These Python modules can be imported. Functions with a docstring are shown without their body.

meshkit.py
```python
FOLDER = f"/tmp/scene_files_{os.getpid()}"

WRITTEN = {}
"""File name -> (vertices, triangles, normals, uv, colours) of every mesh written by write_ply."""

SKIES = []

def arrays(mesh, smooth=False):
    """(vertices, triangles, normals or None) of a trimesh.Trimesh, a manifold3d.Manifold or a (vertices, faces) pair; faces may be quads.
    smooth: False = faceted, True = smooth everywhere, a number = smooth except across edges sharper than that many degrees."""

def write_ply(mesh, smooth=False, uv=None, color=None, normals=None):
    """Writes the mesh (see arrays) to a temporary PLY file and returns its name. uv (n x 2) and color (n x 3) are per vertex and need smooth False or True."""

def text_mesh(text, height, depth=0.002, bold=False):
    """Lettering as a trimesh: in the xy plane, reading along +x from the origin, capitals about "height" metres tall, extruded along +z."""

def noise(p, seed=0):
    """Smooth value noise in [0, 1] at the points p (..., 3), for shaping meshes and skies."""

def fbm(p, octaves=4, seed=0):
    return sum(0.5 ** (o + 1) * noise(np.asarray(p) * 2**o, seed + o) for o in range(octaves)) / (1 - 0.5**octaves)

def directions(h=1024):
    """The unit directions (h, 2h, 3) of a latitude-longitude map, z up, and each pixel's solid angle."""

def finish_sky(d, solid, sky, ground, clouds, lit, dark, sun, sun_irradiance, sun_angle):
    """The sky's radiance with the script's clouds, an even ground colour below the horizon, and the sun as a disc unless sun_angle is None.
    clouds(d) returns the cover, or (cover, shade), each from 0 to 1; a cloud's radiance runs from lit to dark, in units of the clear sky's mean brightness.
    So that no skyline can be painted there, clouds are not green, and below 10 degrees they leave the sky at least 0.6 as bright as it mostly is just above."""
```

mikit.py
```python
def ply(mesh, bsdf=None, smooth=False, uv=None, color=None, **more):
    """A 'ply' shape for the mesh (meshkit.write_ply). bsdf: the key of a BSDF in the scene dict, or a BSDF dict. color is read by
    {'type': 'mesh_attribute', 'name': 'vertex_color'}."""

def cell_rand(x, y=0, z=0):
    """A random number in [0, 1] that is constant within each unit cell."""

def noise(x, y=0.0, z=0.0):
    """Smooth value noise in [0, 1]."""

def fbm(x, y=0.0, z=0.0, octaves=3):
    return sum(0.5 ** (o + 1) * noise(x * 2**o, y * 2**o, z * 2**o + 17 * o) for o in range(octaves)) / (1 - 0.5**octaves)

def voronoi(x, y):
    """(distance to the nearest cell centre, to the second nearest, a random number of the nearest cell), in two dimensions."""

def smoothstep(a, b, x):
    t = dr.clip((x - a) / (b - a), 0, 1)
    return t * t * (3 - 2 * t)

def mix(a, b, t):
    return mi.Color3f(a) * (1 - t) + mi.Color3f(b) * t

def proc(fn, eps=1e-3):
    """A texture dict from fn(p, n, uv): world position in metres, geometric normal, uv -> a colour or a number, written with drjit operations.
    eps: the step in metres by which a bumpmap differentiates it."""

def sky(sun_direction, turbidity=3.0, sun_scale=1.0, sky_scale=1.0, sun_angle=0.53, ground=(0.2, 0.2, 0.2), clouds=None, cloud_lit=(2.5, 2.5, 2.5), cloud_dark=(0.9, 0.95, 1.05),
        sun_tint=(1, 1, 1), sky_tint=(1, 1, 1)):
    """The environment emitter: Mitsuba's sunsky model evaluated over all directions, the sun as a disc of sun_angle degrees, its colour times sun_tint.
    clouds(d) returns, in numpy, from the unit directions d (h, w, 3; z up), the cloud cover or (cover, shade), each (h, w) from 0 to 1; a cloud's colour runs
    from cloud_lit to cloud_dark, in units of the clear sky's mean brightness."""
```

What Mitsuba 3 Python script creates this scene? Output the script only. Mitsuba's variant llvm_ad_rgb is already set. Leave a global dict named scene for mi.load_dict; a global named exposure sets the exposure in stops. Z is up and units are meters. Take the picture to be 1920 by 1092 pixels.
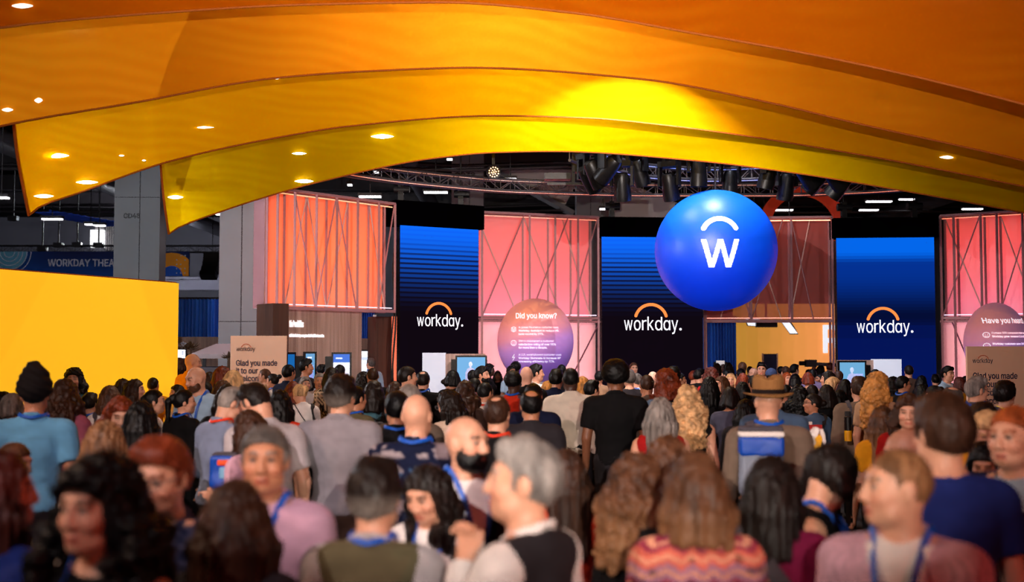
import math, random
import numpy as np
import trimesh
import mitsuba as mi
import drjit as dr
import mikit, meshkit
from mikit import proc, smoothstep, mix, fbm, noise
from shapely.geometry import Polygon, LineString, Point
from shapely import affinity

scene, labels = {}, {}
T = mi.ScalarTransform4f
random.seed(7)

# ---------------------------------------------------------------- camera, ambient fill, lights, exposure
F, HC, HZ = 2200.0, 2.0, 655.0
TH = math.atan((HZ - 546) / F)
exposure = 0.0


def P(px, py, Y):
    """World point at ground distance Y that the photograph shows at pixel (px, py)."""
    u, v = (px - 960) / F, (546 - py) / F
    dy, dz = math.cos(TH) - v * math.sin(TH), math.sin(TH) + v * math.cos(TH)
    t = Y / dy
    return np.array([u * t, Y, HC + dz * t])


def XY(px, Y):
    return P(px, HZ, Y)[:2]


scene['camera'] = dict(type='thinlens', fov=math.degrees(2 * math.atan(960 / F)), fov_axis='x', aperture_radius=0.0135, focus_distance=17.0, near_clip=0.1, far_clip=300.0,
                       to_world=T().look_at(origin=[0, 0, HC], target=[0, math.cos(TH), HC + math.sin(TH)], up=[0, 0, 1]))
scene['hall_ambient'] = dict(type='constant', sampling_weight=1.4, radiance=dict(type='rgb', value=[0.006, 0.005, 0.0055]))  # dim even fill added for the unmodelled rest of the hall


def lin(c):
    return [((x / 255) / 12.92 if x / 255 <= 0.04045 else ((x / 255 + 0.055) / 1.055) ** 2.4) for x in c]


def spot(name, at, to, rgb, power, cut=25, beam=None, w=1.0):
    scene[name] = dict(type='spot', to_world=T().look_at(origin=list(map(float, at)), target=list(map(float, to)), up=[0.01, 0.02, 1]),
                       intensity=dict(type='rgb', value=[float(c * power) for c in rgb]), cutoff_angle=float(cut), beam_width=float(beam if beam is not None else cut * 0.5), sampling_weight=float(w))


# unseen spots added for the crowd: warm key high on the left, neutral wash from behind the camera, red fill, pink rim from the right
spot('lamp_key', (-7.5, 3.2, 5.6), (1.2, 7.0, 1.3), (1, .64, .44), 82, 46, 26, 3)
spot('lamp_wash', (-4.0, -2.0, 6.4), (0.8, 11.0, 1.3), (1, .84, .84), 250, 25, 11, 3)
spot('lamp_red_fill', (5.5, -2.5, 4.6), (0, 5.0, 1.2), (1, .16, .11), 42, 50, 30, 1.8)
spot('lamp_pink_rim', (7.5, 13.0, 5.0), (0.5, 3.5, 1.6), (1, .34, .60), 80, 26, 15, 1.8)
# one wide unseen wash added under the sails: globes, ball, wooden wall, far crowd
spot('booth_fill', (1.5, 14.5, 4.9), (2.0, 24, 1.9), (1, .88, .84), 112, 52, 30, 3)
spot('lamp_ball_top', (3.4, 20.1, 7.9), (3.6, 21, 4.2), (.84, .92, 1.06), 95, 44, 24, 1.6)
# the sails glow from lamps above and behind, plus an added unseen front spot
spot('sail_front_fill', (0.3, -0.8, 2.3), (0.2, 14, 6.3), (1, .9, .78), 520, 30, 3, 3)
for i, (x, y, p) in enumerate([(.0, 15.6, 2.2), (.3, 18.4, 1.4), (.8, 20.9, 1.5)]):
    spot('lamp_sail_back_%d' % i, (x, y - .75, 7.9), (x, y - 2.3, 5.4), (1, .93, .82), 36 * p, 78, 10, 1.7)
# unseen point lights added on the left for the columns and hall wall
for i, (x, y, z, p) in enumerate([(-10.5, 18.5, 5.0, 130), (-13, 45, 6.4, 110)]):
    scene['hall_fill_%d' % i] = dict(type='point', position=[x, y, z], intensity=dict(type='rgb', value=[p * .92, p * .96, p * 1.05]), sampling_weight=1.1)

# ---------------------------------------------------------------- helpers


def mat(name, rgb, rough=0.6, metallic=0.0, spec=0.5, raw=False, **kw):
    if name not in scene:
        c = rgb if isinstance(rgb, dict) else dict(type='rgb', value=[float(x) for x in (rgb if raw else lin(rgb))])
        scene[name] = dict(type='twosided', bsdf=dict(type='principled', base_color=c, roughness=float(rough), metallic=float(metallic), specular=float(spec), **kw))
    return name


def numbered(name):
    if not any(k == name or k.startswith(name + '__') for k in scene) and name not in labels:
        return name
    i = 1
    while True:
        k = '%s_%03d' % (name, i)
        if k not in labels and k not in scene and k not in _seen:
            return k
        i += 1


_seen = set()


def thing(name, label, cat, group=None):
    key = name
    i = 0
    while key in _seen:
        i += 1
        key = '%s_%03d' % (name, i)
    _seen.add(key)
    labels[key] = dict(label=label, category=cat)
    if group:
        labels[key]['group'] = group
    return key


def part(parent, name, mesh, bsdf, smooth=False, label=None, stuff=False, color=None, emit=None, ew=.001, **kw):
    key = base = parent + '__' + name
    i = 0
    while key in _seen:
        i += 1
        key = '%s_%03d' % (base, i)
    _seen.add(key)
    if emit is not None:
        kw['emitter'] = dict(type='area', radiance=emit if isinstance(emit, dict) else dict(type='rgb', value=[float(x) for x in emit]), sampling_weight=float(ew))
    scene[key] = mikit.ply(mesh, bsdf, smooth=smooth, color=color, **kw)
    if label or stuff:
        labels[key] = {}
        if label:
            labels[key]['label'] = label
        if stuff:
            labels[key]['kind'] = 'stuff'
    return key


def single(name, mesh, bsdf, label, cat, smooth=False, group=None, **kw):
    """A thing that is one mesh."""
    key = thing(name, label, cat, group)
    emit = kw.pop('emit', None)
    if emit is not None:
        kw['emitter'] = dict(type='area', radiance=emit if isinstance(emit, dict) else dict(type='rgb', value=[float(x) for x in emit]), sampling_weight=float(kw.pop('ew', 0.1)))
    scene[key] = mikit.ply(mesh, bsdf, smooth=smooth, **kw)
    return key


def struct(name, mesh, bsdf, label, smooth=False):
    _seen.add(name)
    labels[name] = dict(label=label, kind='structure')
    scene[name] = mikit.ply(mesh, bsdf, smooth=smooth)
    return name


def box(c, s):
    m = trimesh.creation.box(extents=s)
    m.apply_translation(c)
    return m


def cat(ms):
    return trimesh.util.concatenate(list(ms))


def frame_of(d):
    d = np.asarray(d, float)
    d = d / np.linalg.norm(d)
    a = np.cross([0, 0, 1.0], d) if abs(d[2]) < 0.98 else np.array([1.0, 0, 0])
    a = a / np.linalg.norm(a)
    return d, a, np.cross(d, a)


def bar(p0, p1, w, h=None):
    """A rectangular bar from p0 to p1, w wide (level), h high."""
    p0, p1 = np.asarray(p0, float), np.asarray(p1, float)
    d, a, b = frame_of(p1 - p0)
    m = trimesh.creation.box(extents=[w, h or w, np.linalg.norm(p1 - p0)])
    M = np.eye(4)
    M[:3, 0], M[:3, 1], M[:3, 2], M[:3, 3] = a, b, d, (p0 + p1) / 2
    m.apply_transform(M)
    return m


def tube(pts, r, n=8):
    pts = np.asarray(pts, float)
    k = len(pts)
    r = np.broadcast_to(r, (k,))
    t = np.gradient(pts, axis=0)
    d0, a, b = frame_of(t[0])
    vs = []
    for i in range(k):
        d = t[i] / (np.linalg.norm(t[i]) + 1e-12)
        a = a - d * (a @ d)
        a /= np.linalg.norm(a) + 1e-12
        b = np.cross(d, a)
        ang = np.arange(n) * 2 * np.pi / n
        vs.append(pts[i] + r[i] * (np.cos(ang)[:, None] * a + np.sin(ang)[:, None] * b))
    v = np.vstack(vs + [pts[:1], pts[-1:]])
    f = []
    for i in range(k - 1):
        for j in range(n):
            q = (i * n + j, i * n + (j + 1) % n, (i + 1) * n + (j + 1) % n, (i + 1) * n + j)
            f += [(q[0], q[1], q[2]), (q[0], q[2], q[3])]
    for j in range(n):
        f += [(k * n, (j + 1) % n, j), (k * n + 1, (k - 1) * n + j, (k - 1) * n + (j + 1) % n)]
    return trimesh.Trimesh(v, f, process=False)


def slab(a, b, z0, z1, th, back=True):
    """An upright slab over the plan line a-b, its front face (towards the camera) on the line."""
    a, b = np.asarray(a, float), np.asarray(b, float)
    d = (b - a) / np.linalg.norm(b - a)
    n = np.array([-d[1], d[0]])
    if n[1] < 0:
        n = -n
    if not back:
        n = -n
    m = trimesh.creation.extrude_polygon(Polygon([a, b, b + n * th, a + n * th]), z1 - z0, engine='earcut')
    m.apply_translation([0, 0, z0])
    return m


def on_plane(mesh, a, b, z, off=0.01, u0=0.0):
    """Lays a mesh of the xy plane onto the front of the upright plane over the plan line a-b: x along it from a, y up from z."""
    a, b = np.asarray(a, float), np.asarray(b, float)
    d = (b - a) / np.linalg.norm(b - a)
    n = np.array([d[1], -d[0]])
    if n[1] > 0:
        n = -n
    v = np.array(mesh.vertices)
    w = np.zeros_like(v)
    w[:, :2] = a + np.outer(v[:, 0] + u0, d) + np.outer(v[:, 2] + off, n)
    w[:, 2] = z + v[:, 1]
    m = trimesh.Trimesh(w, mesh.faces, process=False)
    m.fix_normals()
    return m


_txt = {}


def text(s, h, depth=0.006, bold=False, width=None):
    k = (s, bold)
    if k not in _txt:
        _txt[k] = meshkit.text_mesh(s, 1.0, 1.0, bold)
    m = _txt[k].copy()
    v = np.array(m.vertices)
    v[:, 0] -= v[:, 0].min()
    sx = h if width is None else width / v[:, 0].max()
    v *= [sx, h, depth]
    return trimesh.Trimesh(v, m.faces, process=False)


def arch2d(r, w, a0=22, a1=158, depth=0.006, n=40):
    """The round-ended arch of the logo, centred on the origin."""
    t = np.radians(np.linspace(a0, a1, n))
    g = LineString(np.c_[r * np.cos(t), r * np.sin(t)]).buffer(w / 2)
    return trimesh.creation.extrude_polygon(g, depth, engine='earcut')


def shift(m, x=0, y=0, z=0):
    m = m.copy()
    m.apply_translation([x, y, z])
    return m


def resample(pts, n):
    """A smooth curve through the points, n samples, by their first column."""
    from scipy.interpolate import PchipInterpolator
    pts = np.asarray(pts, float)
    xs = np.linspace(pts[0, 0], pts[-1, 0], n)
    return np.c_[xs, PchipInterpolator(pts[:, 0], pts[:, 1])(xs)]


# ---------------------------------------------------------------- materials of the hall
mat('carpet', (38, 34, 40), 0.95)
mat('hall_wall', (96, 96, 106), 0.9)
mat('ceiling_black', (11, 9, 12), 0.9, spec=.1)
mat('steel_dark', (36, 32, 36), 0.6, 0.2)
mat('duct_metal', (92, 92, 100), 0.45, 0.6)
mat('black_cloth', (4, 3, 4), 0.95, spec=0.0)
mat('black_metal', (22, 20, 24), 0.45)
mat('black_plastic', (11, 10, 12), 0.4, spec=.3)
mat('alu', (128, 122, 126), 0.45, 0.7)
mat('column_grey', (128, 132, 136), 0.8)
mat('column_seam', (60, 60, 64), 0.9)
mat('white_paint', (214, 208, 206), 0.7)
mat('frame_pink', (196, 140, 146), 0.5)
mat('frame_bright', (236, 206, 196), 0.5)
mat('board_tan', (238, 192, 162), 0.8)
mat('ink_navy', (58, 44, 66), 0.8)
mat('ink_orange', (196, 98, 60), 0.8)
mat('lamp_white', (240, 240, 240), 0.6)
mat('screen_dark', (3, 2, 3), 0.6, spec=0.0)
mat('navy_paint', (24, 30, 70), 0.6)
mat('foliage', (72, 52, 34), 0.8)
mat('lens_glass', (30, 34, 48), 0.1)


def wood_fn(c0, c1, fx=26.0):
    def fn(p, n, uv):
        s = (p.x * 0.9 + p.y * 0.45)
        a = fbm(s * fx, p.z * 0.7, 0.0, 3)
        b = noise(s * fx * 4, p.z * 1.4, 3.0)
        c = mikit.cell_rand(dr.floor(s * 5.0), 2.0, 0.0)
        return mix(c0, c1, dr.clip(a * .7 + b * .25 + (c - .5) * .35, 0, 1))
    return proc(fn)


mat('wood_light', wood_fn(lin((150, 114, 100)), lin((226, 194, 178))), 0.6)
mat('wood_dark', wood_fn(lin((52, 30, 22)), lin((96, 58, 42))), 0.6)
mat('wood_mid', wood_fn(lin((84, 58, 46)), lin((132, 98, 78))), 0.6)


def curtain_fn(p, n, uv):
    return mix(lin((8, 40, 150)), lin((50, 140, 255)), noise(p.x * 9, 0.0, p.z * .2))


mat('curtain_blue', proc(curtain_fn), 0.55, sheen=0.4)


def yellow_fn(p, n, uv):
    return mix(lin((252, 178, 14)), lin((255, 196, 30)), noise(p.y * .4, p.z * .6, 1.0))


mat('yellow_fabric', proc(yellow_fn), 0.75, spec=0.2)
scene['scrim_peach'] = dict(type='principledthin', base_color=dict(type='rgb', value=lin((252, 204, 172))), roughness=0.6, diff_trans=1.0, spec_trans=0.0, eta=1.3)
scene['scrim'] = dict(type='principledthin', base_color=dict(type='rgb', value=lin((244, 206, 208))), roughness=0.6, diff_trans=1.0, spec_trans=0.0, eta=1.3)
scene['scrim_white'] = dict(type='principledthin', base_color=dict(type='rgb', value=lin((248, 226, 226))), roughness=0.6, diff_trans=1.0, spec_trans=0.0, eta=1.3)
scene['scrim_open'] = dict(type='blendbsdf', weight=0.5, first=dict(type='principledthin', base_color=dict(type='rgb', value=lin((250, 150, 142))), roughness=0.6, diff_trans=0.8, spec_trans=0.0, eta=1.3),
                           second=dict(type='thindielectric', int_ior=1.05))


def sail_bsdf(name, c0, c1):
    def fn(p, n, uv):
        w = fbm(p.x * .8 + p.z * 1.6, p.z * 5.0 - p.x * .5, p.y * .5, 3)
        m = dr.sin((p.z * 26.0 + p.x * 3.0 + 9.0 * fbm(p.x * .9, p.z * 1.2, 5.0, 2)) * 1.6) * .5 + .5
        return mix(c0, c1, dr.clip(.12 + .6 * w + .4 * m * smoothstep(.45, .65, fbm(p.x * .7, p.z * .9, 2.0, 2)), 0, 1))
    scene[name] = dict(type='principledthin', base_color=proc(fn), roughness=0.28, diff_trans=1.0, spec_trans=0.05, eta=1.45, sheen=0.2)


sail_bsdf('sail_orange', lin((216, 104, 4)), lin((236, 136, 14)))
sail_bsdf('sail_amber', lin((240, 140, 10)), lin((252, 166, 26)))
sail_bsdf('sail_gold', lin((246, 164, 2)), lin((255, 186, 8)))
sail_bsdf('sail_yellow', lin((240, 190, 0)), lin((255, 212, 6)))
mat('hem_orange', (176, 88, 6), 0.7)

# ---------------------------------------------------------------- the hall
struct('floor', box([0, 24, -0.05], [70, 70, 0.1]), 'carpet', 'dark carpet floor of the exhibition hall under the crowd')
struct('ceiling', box([0, 30, 8.4], [80, 60, 0.2]), 'ceiling_black', 'black exhibition hall ceiling high above the booth')
struct('wall_back', box([0, 56, 5], [80, 0.3, 11]), 'hall_wall', 'grey far wall of the exhibition hall')
struct('wall_left', box([-27, 30, 5], [0.3, 52, 11]), 'hall_wall', 'grey side wall of the exhibition hall beyond the yellow wall')

# steel beams and ducts under the ceiling
for i, y in enumerate([22, 27, 32, 37, 42, 47]):
    single('ceiling_beam', cat([box([0, y, 8.27], [60, .28, .06]), box([0, y, 7.75], [60, .28, .06]), box([0, y, 8.0], [60, .06, .5])]), 'steel_dark',
           'dark steel roof beam crossing the hall under the ceiling', 'beam', group='dark steel roof beams')
for i, (x, y0, y1, z, r) in enumerate([(-13, 20, 52, 7.3, .3), (-3.0, 26, 52, 7.35, .28), (7.0, 26, 52, 7.2, .35), (15, 24, 52, 7.3, .3)]):
    single('ceiling_duct', tube([[x, y, z] for y in np.linspace(y0, y1, 12)], r, 14), 'duct_metal', 'round metal air duct running away under the hall ceiling', 'duct', smooth=50, group='air ducts under the ceiling')
for i, (x0, x1, y, z) in enumerate([(-24, 24, 31, 6.8), (-24, 24, 35, 7.55), (-24, 24, 40, 6.7), (-24, 24, 45, 7.5)]):
    single('ceiling_pipe', tube([[x, y, z + .05 * math.sin(x)] for x in np.linspace(x0, x1, 18)], .05, 8), 'steel_dark', 'thin dark pipe strung across under the hall ceiling', 'pipe', smooth=50, group='thin pipes under the ceiling')
# pale sloping soffit beams
for a, b, lab in (((900, 262), (1075, 356), 'pale sloping ceiling soffit behind the red lit truss'), ((1118, 366), (1262, 424), 'grey sloping soffit just above the middle black banner box')):
    p, q = P(a[0], a[1], 40), P(b[0], b[1], 40)
    key = thing('soffit_beam', lab, 'beam')
    part(key, 'fascia', bar(p, q, .5, 1.5), 'white_paint')
    part(key, 'lower_flange', bar(p + [0, -.1, -.85], q + [0, -.1, -.85], .9, .14), 'column_grey')


def lamp(px, py, Y, w=0.55, d=0.16, power=7.0, lab=None, tilt=0.0, group='small white hall lamps under the ceiling'):
    c = P(px, py, Y)
    key = thing('ceiling_lamp', lab or 'small white lamp glowing under the dark hall ceiling', 'ceiling lamp', group)
    part(key, 'housing', box(c + [0, 0, .045], [w + .05, d + .05, .06]), 'black_metal')
    part(key, 'stem', tube([c + [0, 0, .07], [c[0], c[1], 8.3]], .012, 6), 'black_metal')
    m = box(c - [0, 0, .005], [w, d, .035])
    part(key, 'diffuser', m, 'lamp_white', emit=(power, power * .98, power * 1.02), ew=.001)


LAMP_NAMES = ['white hall lamp left of the leftmost black screen header', 'long white hall lamp above the leftmost black screen header', 'tiny white lamp under the lemon sail left of the column marked CD38', 'tiny white lamp close to the lower edge of the lemon sail', 'small white lamp just left of the top of the column marked CD38', 'white hall lamp right of the round orange LED lamp', 'white hall lamp at the left edge beside the golden sail tip', 'hall lamp below the golden sail tip', 'left one of two small lamps above the lit doorway', 'right one of two small lamps above the lit doorway', 'large white hall lamp above the rightmost screen header', 'second hall lamp above the rightmost screen header, lower and smaller', 'white hall lamp far right under the lemon sail edge', 'hall lamp seen inside the red arch', 'tiny lamp right of the moving lights', 'small lamp just left of the middle screen header', 'hall lamp between the column marked CD48 and the plain column', 'small hall lamp beside the lemon sail tip', 'hall lamp high above the middle of the rightmost screen header']
for a in [(694, 369, 27, .5), (817, 361, 27.5, .55), (705, 323, 30, .12), (656, 347, 29, .1), (843, 299, 31, .14), (957, 336, 30, .3), (3, 371, 26, .3), (98, 411, 30, .5), (170, 421, 34, .3), (187, 423, 34, .3),
          (1648, 378, 33, .7), (1629, 394, 38, .6), (1823, 392, 36, .6), (1466, 394, 38, .7), (1583, 361, 30, .12), (1131, 392, 34, .2), (350, 410, 30, .5), (420, 402, 30, .4), (1700, 374, 40, .5)]:
    lamp(*a[:4], power=5.0, lab=LAMP_NAMES.pop(0))

# square columns
def column(px0, px1, Y, depth, text_s=None, ty=0, tpx=0, th=0.2, lab='', side=None):
    key = thing('column', lab, 'column')
    a, b = XY(px0, Y), XY(px1, Y)
    part(key, 'shaft', slab(a, b, 0, 8.3, depth), 'column_grey')
    mx = a + (b - a) * .56
    part(key + '__shaft', 'seam', box([mx[0], mx[1] - .001, 4.1], [.02, .012, 8.2]), 'column_seam')
    for z in (2.6, 5.9):
        part(key + '__shaft', 'joint', box([(a[0] + b[0]) / 2, a[1] - .001, z], [abs(b[0] - a[0]), .01, .015]), 'column_seam')
    if text_s:
        q = P(tpx, ty, Y)
        part(key + '__shaft', 'lettering', on_plane(text(text_s, th, .006, True), a, b, q[2], .004, q[0] - a[0]), 'black_plastic', label='black ' + text_s + ' marking')
    return key


column(210, 296, 30.0, .56, 'CD48', 409, 232, .115, 'grey square column marked CD48 behind the yellow wall')
column(409, 484, 25.5, 1.6, None, lab='plain grey square column beside the glowing scrim wall')
column(846, 906, 36.0, 1.2, 'CD38', 334, 853, .17, 'pinkish lit column marked CD38 behind the truss')
column(1082, 1129, 38.0, 1.0, None, lab='grey column standing up behind the second scrim bay')

# ---------------------------------------------------------------- theater area on the far left
TY = 40.0
a, b = XY(-60, TY), XY(352, TY)
z0, z1 = P(100, 518, TY)[2], P(100, 472, TY)[2]


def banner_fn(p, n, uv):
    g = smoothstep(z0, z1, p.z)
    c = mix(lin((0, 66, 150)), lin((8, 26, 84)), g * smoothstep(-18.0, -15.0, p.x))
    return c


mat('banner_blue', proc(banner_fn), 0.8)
key = thing('theater_banner', 'long blue overhead banner reading WORKDAY THEATER behind the grey column', 'banner')
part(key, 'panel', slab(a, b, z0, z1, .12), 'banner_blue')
mat('paint_teal', (90, 160, 190), .7); mat('paint_pale', (196, 200, 214), .7); mat('paint_amber', (236, 150, 20), .7); mat('paint_blue', (10, 80, 190), .7)
q = P(90, 499.5, TY)
part(key + '__panel', 'lettering', on_plane(text('WORKDAY THEATER', .235, .02, True, 2.8), a, b, q[2], .002, q[0] - a[0]), 'paint_pale', label='pale grey WORKDAY THEATER lettering')
H = z1 - z0
cx = P(18, 470, TY)[0] - a[0]
clip = Polygon([(0, 0), (8, 0), (8, H), (0, H)])
art = Point(cx, H * .98).buffer(.62, 48).intersection(clip)
part(key + '__panel', 'disc', on_plane(trimesh.creation.extrude_polygon(art, .012, engine='earcut'), a, b, z0, .001), 'paint_teal', label='teal half disc')
for r in (.18, .32, .46, .6, .74):
    g = Point(cx, H * .98).buffer(r + .012, 48).difference(Point(cx, H * .98).buffer(r - .012, 48)).intersection(clip)
    part(key + '__panel', 'ring', on_plane(trimesh.creation.extrude_polygon(g, .022, engine='earcut'), a, b, z0, .001), 'paint_pale')
x0 = P(306, 500, TY)[0] - a[0]
W = (b - a)[0]
clip2 = Polygon([(x0, 0), (W, 0), (W, H), (x0, H)])
c2 = P(322, 518, TY)[0] - a[0]
part(key + '__panel', 'amber_disc', on_plane(trimesh.creation.extrude_polygon(Point(c2, -.02).buffer(.82, 48).intersection(clip2), .012, engine='earcut'), a, b, z0, .001), 'paint_amber', label='amber half disc')
part(key + '__panel', 'blue_disc', on_plane(trimesh.creation.extrude_polygon(Point(c2, -.02).buffer(.37, 48).intersection(clip2), .02, engine='earcut'), a, b, z0, .001), 'paint_blue', label='blue half disc')
for i in range(5):
    for j in range(3):
        if (i + j) % 5 != 4:
            part(key + '__panel', 'dot', on_plane(trimesh.creation.extrude_polygon(Point(c2 + .12 + .14 * j + .05, .1 + .15 * i).buffer(.022, 8), .03, engine='earcut'), a, b, z0, .001), 'paint_pale')


def truss_line(name, pts, h, w, r, bsdf, lab, lace_bsdf=None, step=None, group=None, glow=None):
    """A box truss along a path of bottom-centre points: four chords, posts and lacing."""
    key = thing(name, lab, 'truss', group)
    pts = np.asarray(pts, float)
    t = np.gradient(pts[:, :2], axis=0)
    t /= np.linalg.norm(t, axis=1, keepdims=True)
    nrm = np.c_[-t[:, 1], t[:, 0], np.zeros(len(t))]
    ch = [pts + nrm * s * w / 2 + np.array([0, 0, z]) for s in (-1, 1) for z in (0, h)]
    for i, c in enumerate(ch):
        part(key, 'chord', tube(c, r, 8), bsdf, smooth=50)
        if glow and i in (0, 1):
            part(key, 'led_line', tube(c + [0, 0, -r - .006], .008, 5), 'lamp_white', emit=glow[i], ew=.001)  # emissive line added in place of coloured spots on the chords
    lace = []
    for i in range(len(pts) - 1):
        for lo, hi in ((ch[0], ch[1]), (ch[2], ch[3])):
            lace.append(tube([lo[i], hi[i + 1]] if i % 2 else [hi[i], lo[i + 1]], r * .38, 5))
            lace.append(tube([lo[i], hi[i]], r * .38, 5))
        for lo, hi in ((ch[0], ch[2]), (ch[1], ch[3])):
            lace.append(tube([lo[i], hi[i + 1]], r * .36, 5))
    part(key, 'lacing', cat(lace), lace_bsdf or bsdf, stuff=True)
    return key


p = P(0, 471, TY - .3)
truss_line('theater_truss', [[x, TY + .2, p[2]] for x in np.linspace(-19, -9, 34)], .22, .25, .022, 'black_metal', 'black box truss carrying the theater banner')
for px, py in ((80, 467), (25, 410), (110, 460), (145, 459), (185, 460)):
    c = P(px, py, TY)
    single('stage_lamp', cat([box(c, [.3, .25, .16]), box([c[0], c[1], (c[2] + 8.3) / 2], [.04, .04, 8.3 - c[2]])]), 'black_metal', 'small black fixture on the theater truss', 'stage light', group='fixtures on the theater truss')
# lit doorway with pipes
key = thing('lit_doorway', 'bright white lit recess high on the grey hall wall', 'doorway')
q = P(183, 448, 55.70)
part(key, 'panel', box(q, [.62, .28, .84]), 'lamp_white', emit=(.95, .95, .98), ew=.001)
part(key, 'header', box(q + [.1, 0, .5], [.4, .12, .2]), 'white_paint')
for i in range(4):
    part(key, 'pipe', tube([q + [.42 + .1 * i, 0, -.55], q + [.42 + .1 * i, 0, .65]], .03, 6), 'white_paint')
part(key, 'bracket', box(q + [.4, .03, .3], [.5, .08, .05]), 'white_paint')
# blue cloud baffles
for i in range(8):
    q = P(112 + 13 * i, 404 + 2.2 * i, 37 + i * .3)
    single('ceiling_baffle', cat([box(q, [.9, 1.6, .03]), box(q + [0, 0, .05], [.05, 1.6, .06])]), mat('baffle_blue', (10, 70, 200), .6), 'blue lit ceiling baffle left of the column marked CD48', 'baffle', group='blue lit ceiling baffles')  # blue light on the baffles is put into their colour
# loudspeaker right of the theater banner
q = P(398, 499, 38)
key = thing('line_array', 'dark curved line array loudspeaker hanging between the two grey columns', 'loudspeaker')
for i in range(5):
    m = box([0, 0, 0], [.5, .35, .15])
    m.apply_transform(trimesh.transformations.rotation_matrix(-.12 * i, [1, 0, 0]))
    m.apply_translation(q + [0, -.03 * i * i, .35 - .17 * i])
    part(key, 'cabinet', m, 'black_plastic')
part(key, 'cable', tube([q + [0, 0, .4], [q[0], q[1], 8.3]], .012, 5), 'black_metal')
# ledge line and blue drape with wood counter wall
single('wall_ledge', cat([box(P(370, 533, 48), [9, .3, .5]), box(P(370, 522, 47.9), [9, .2, .1])]), mat('ledge_grey', (60, 58, 68), .9), 'dark grey ledge on the hall wall behind the columns', 'ledge')


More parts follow.
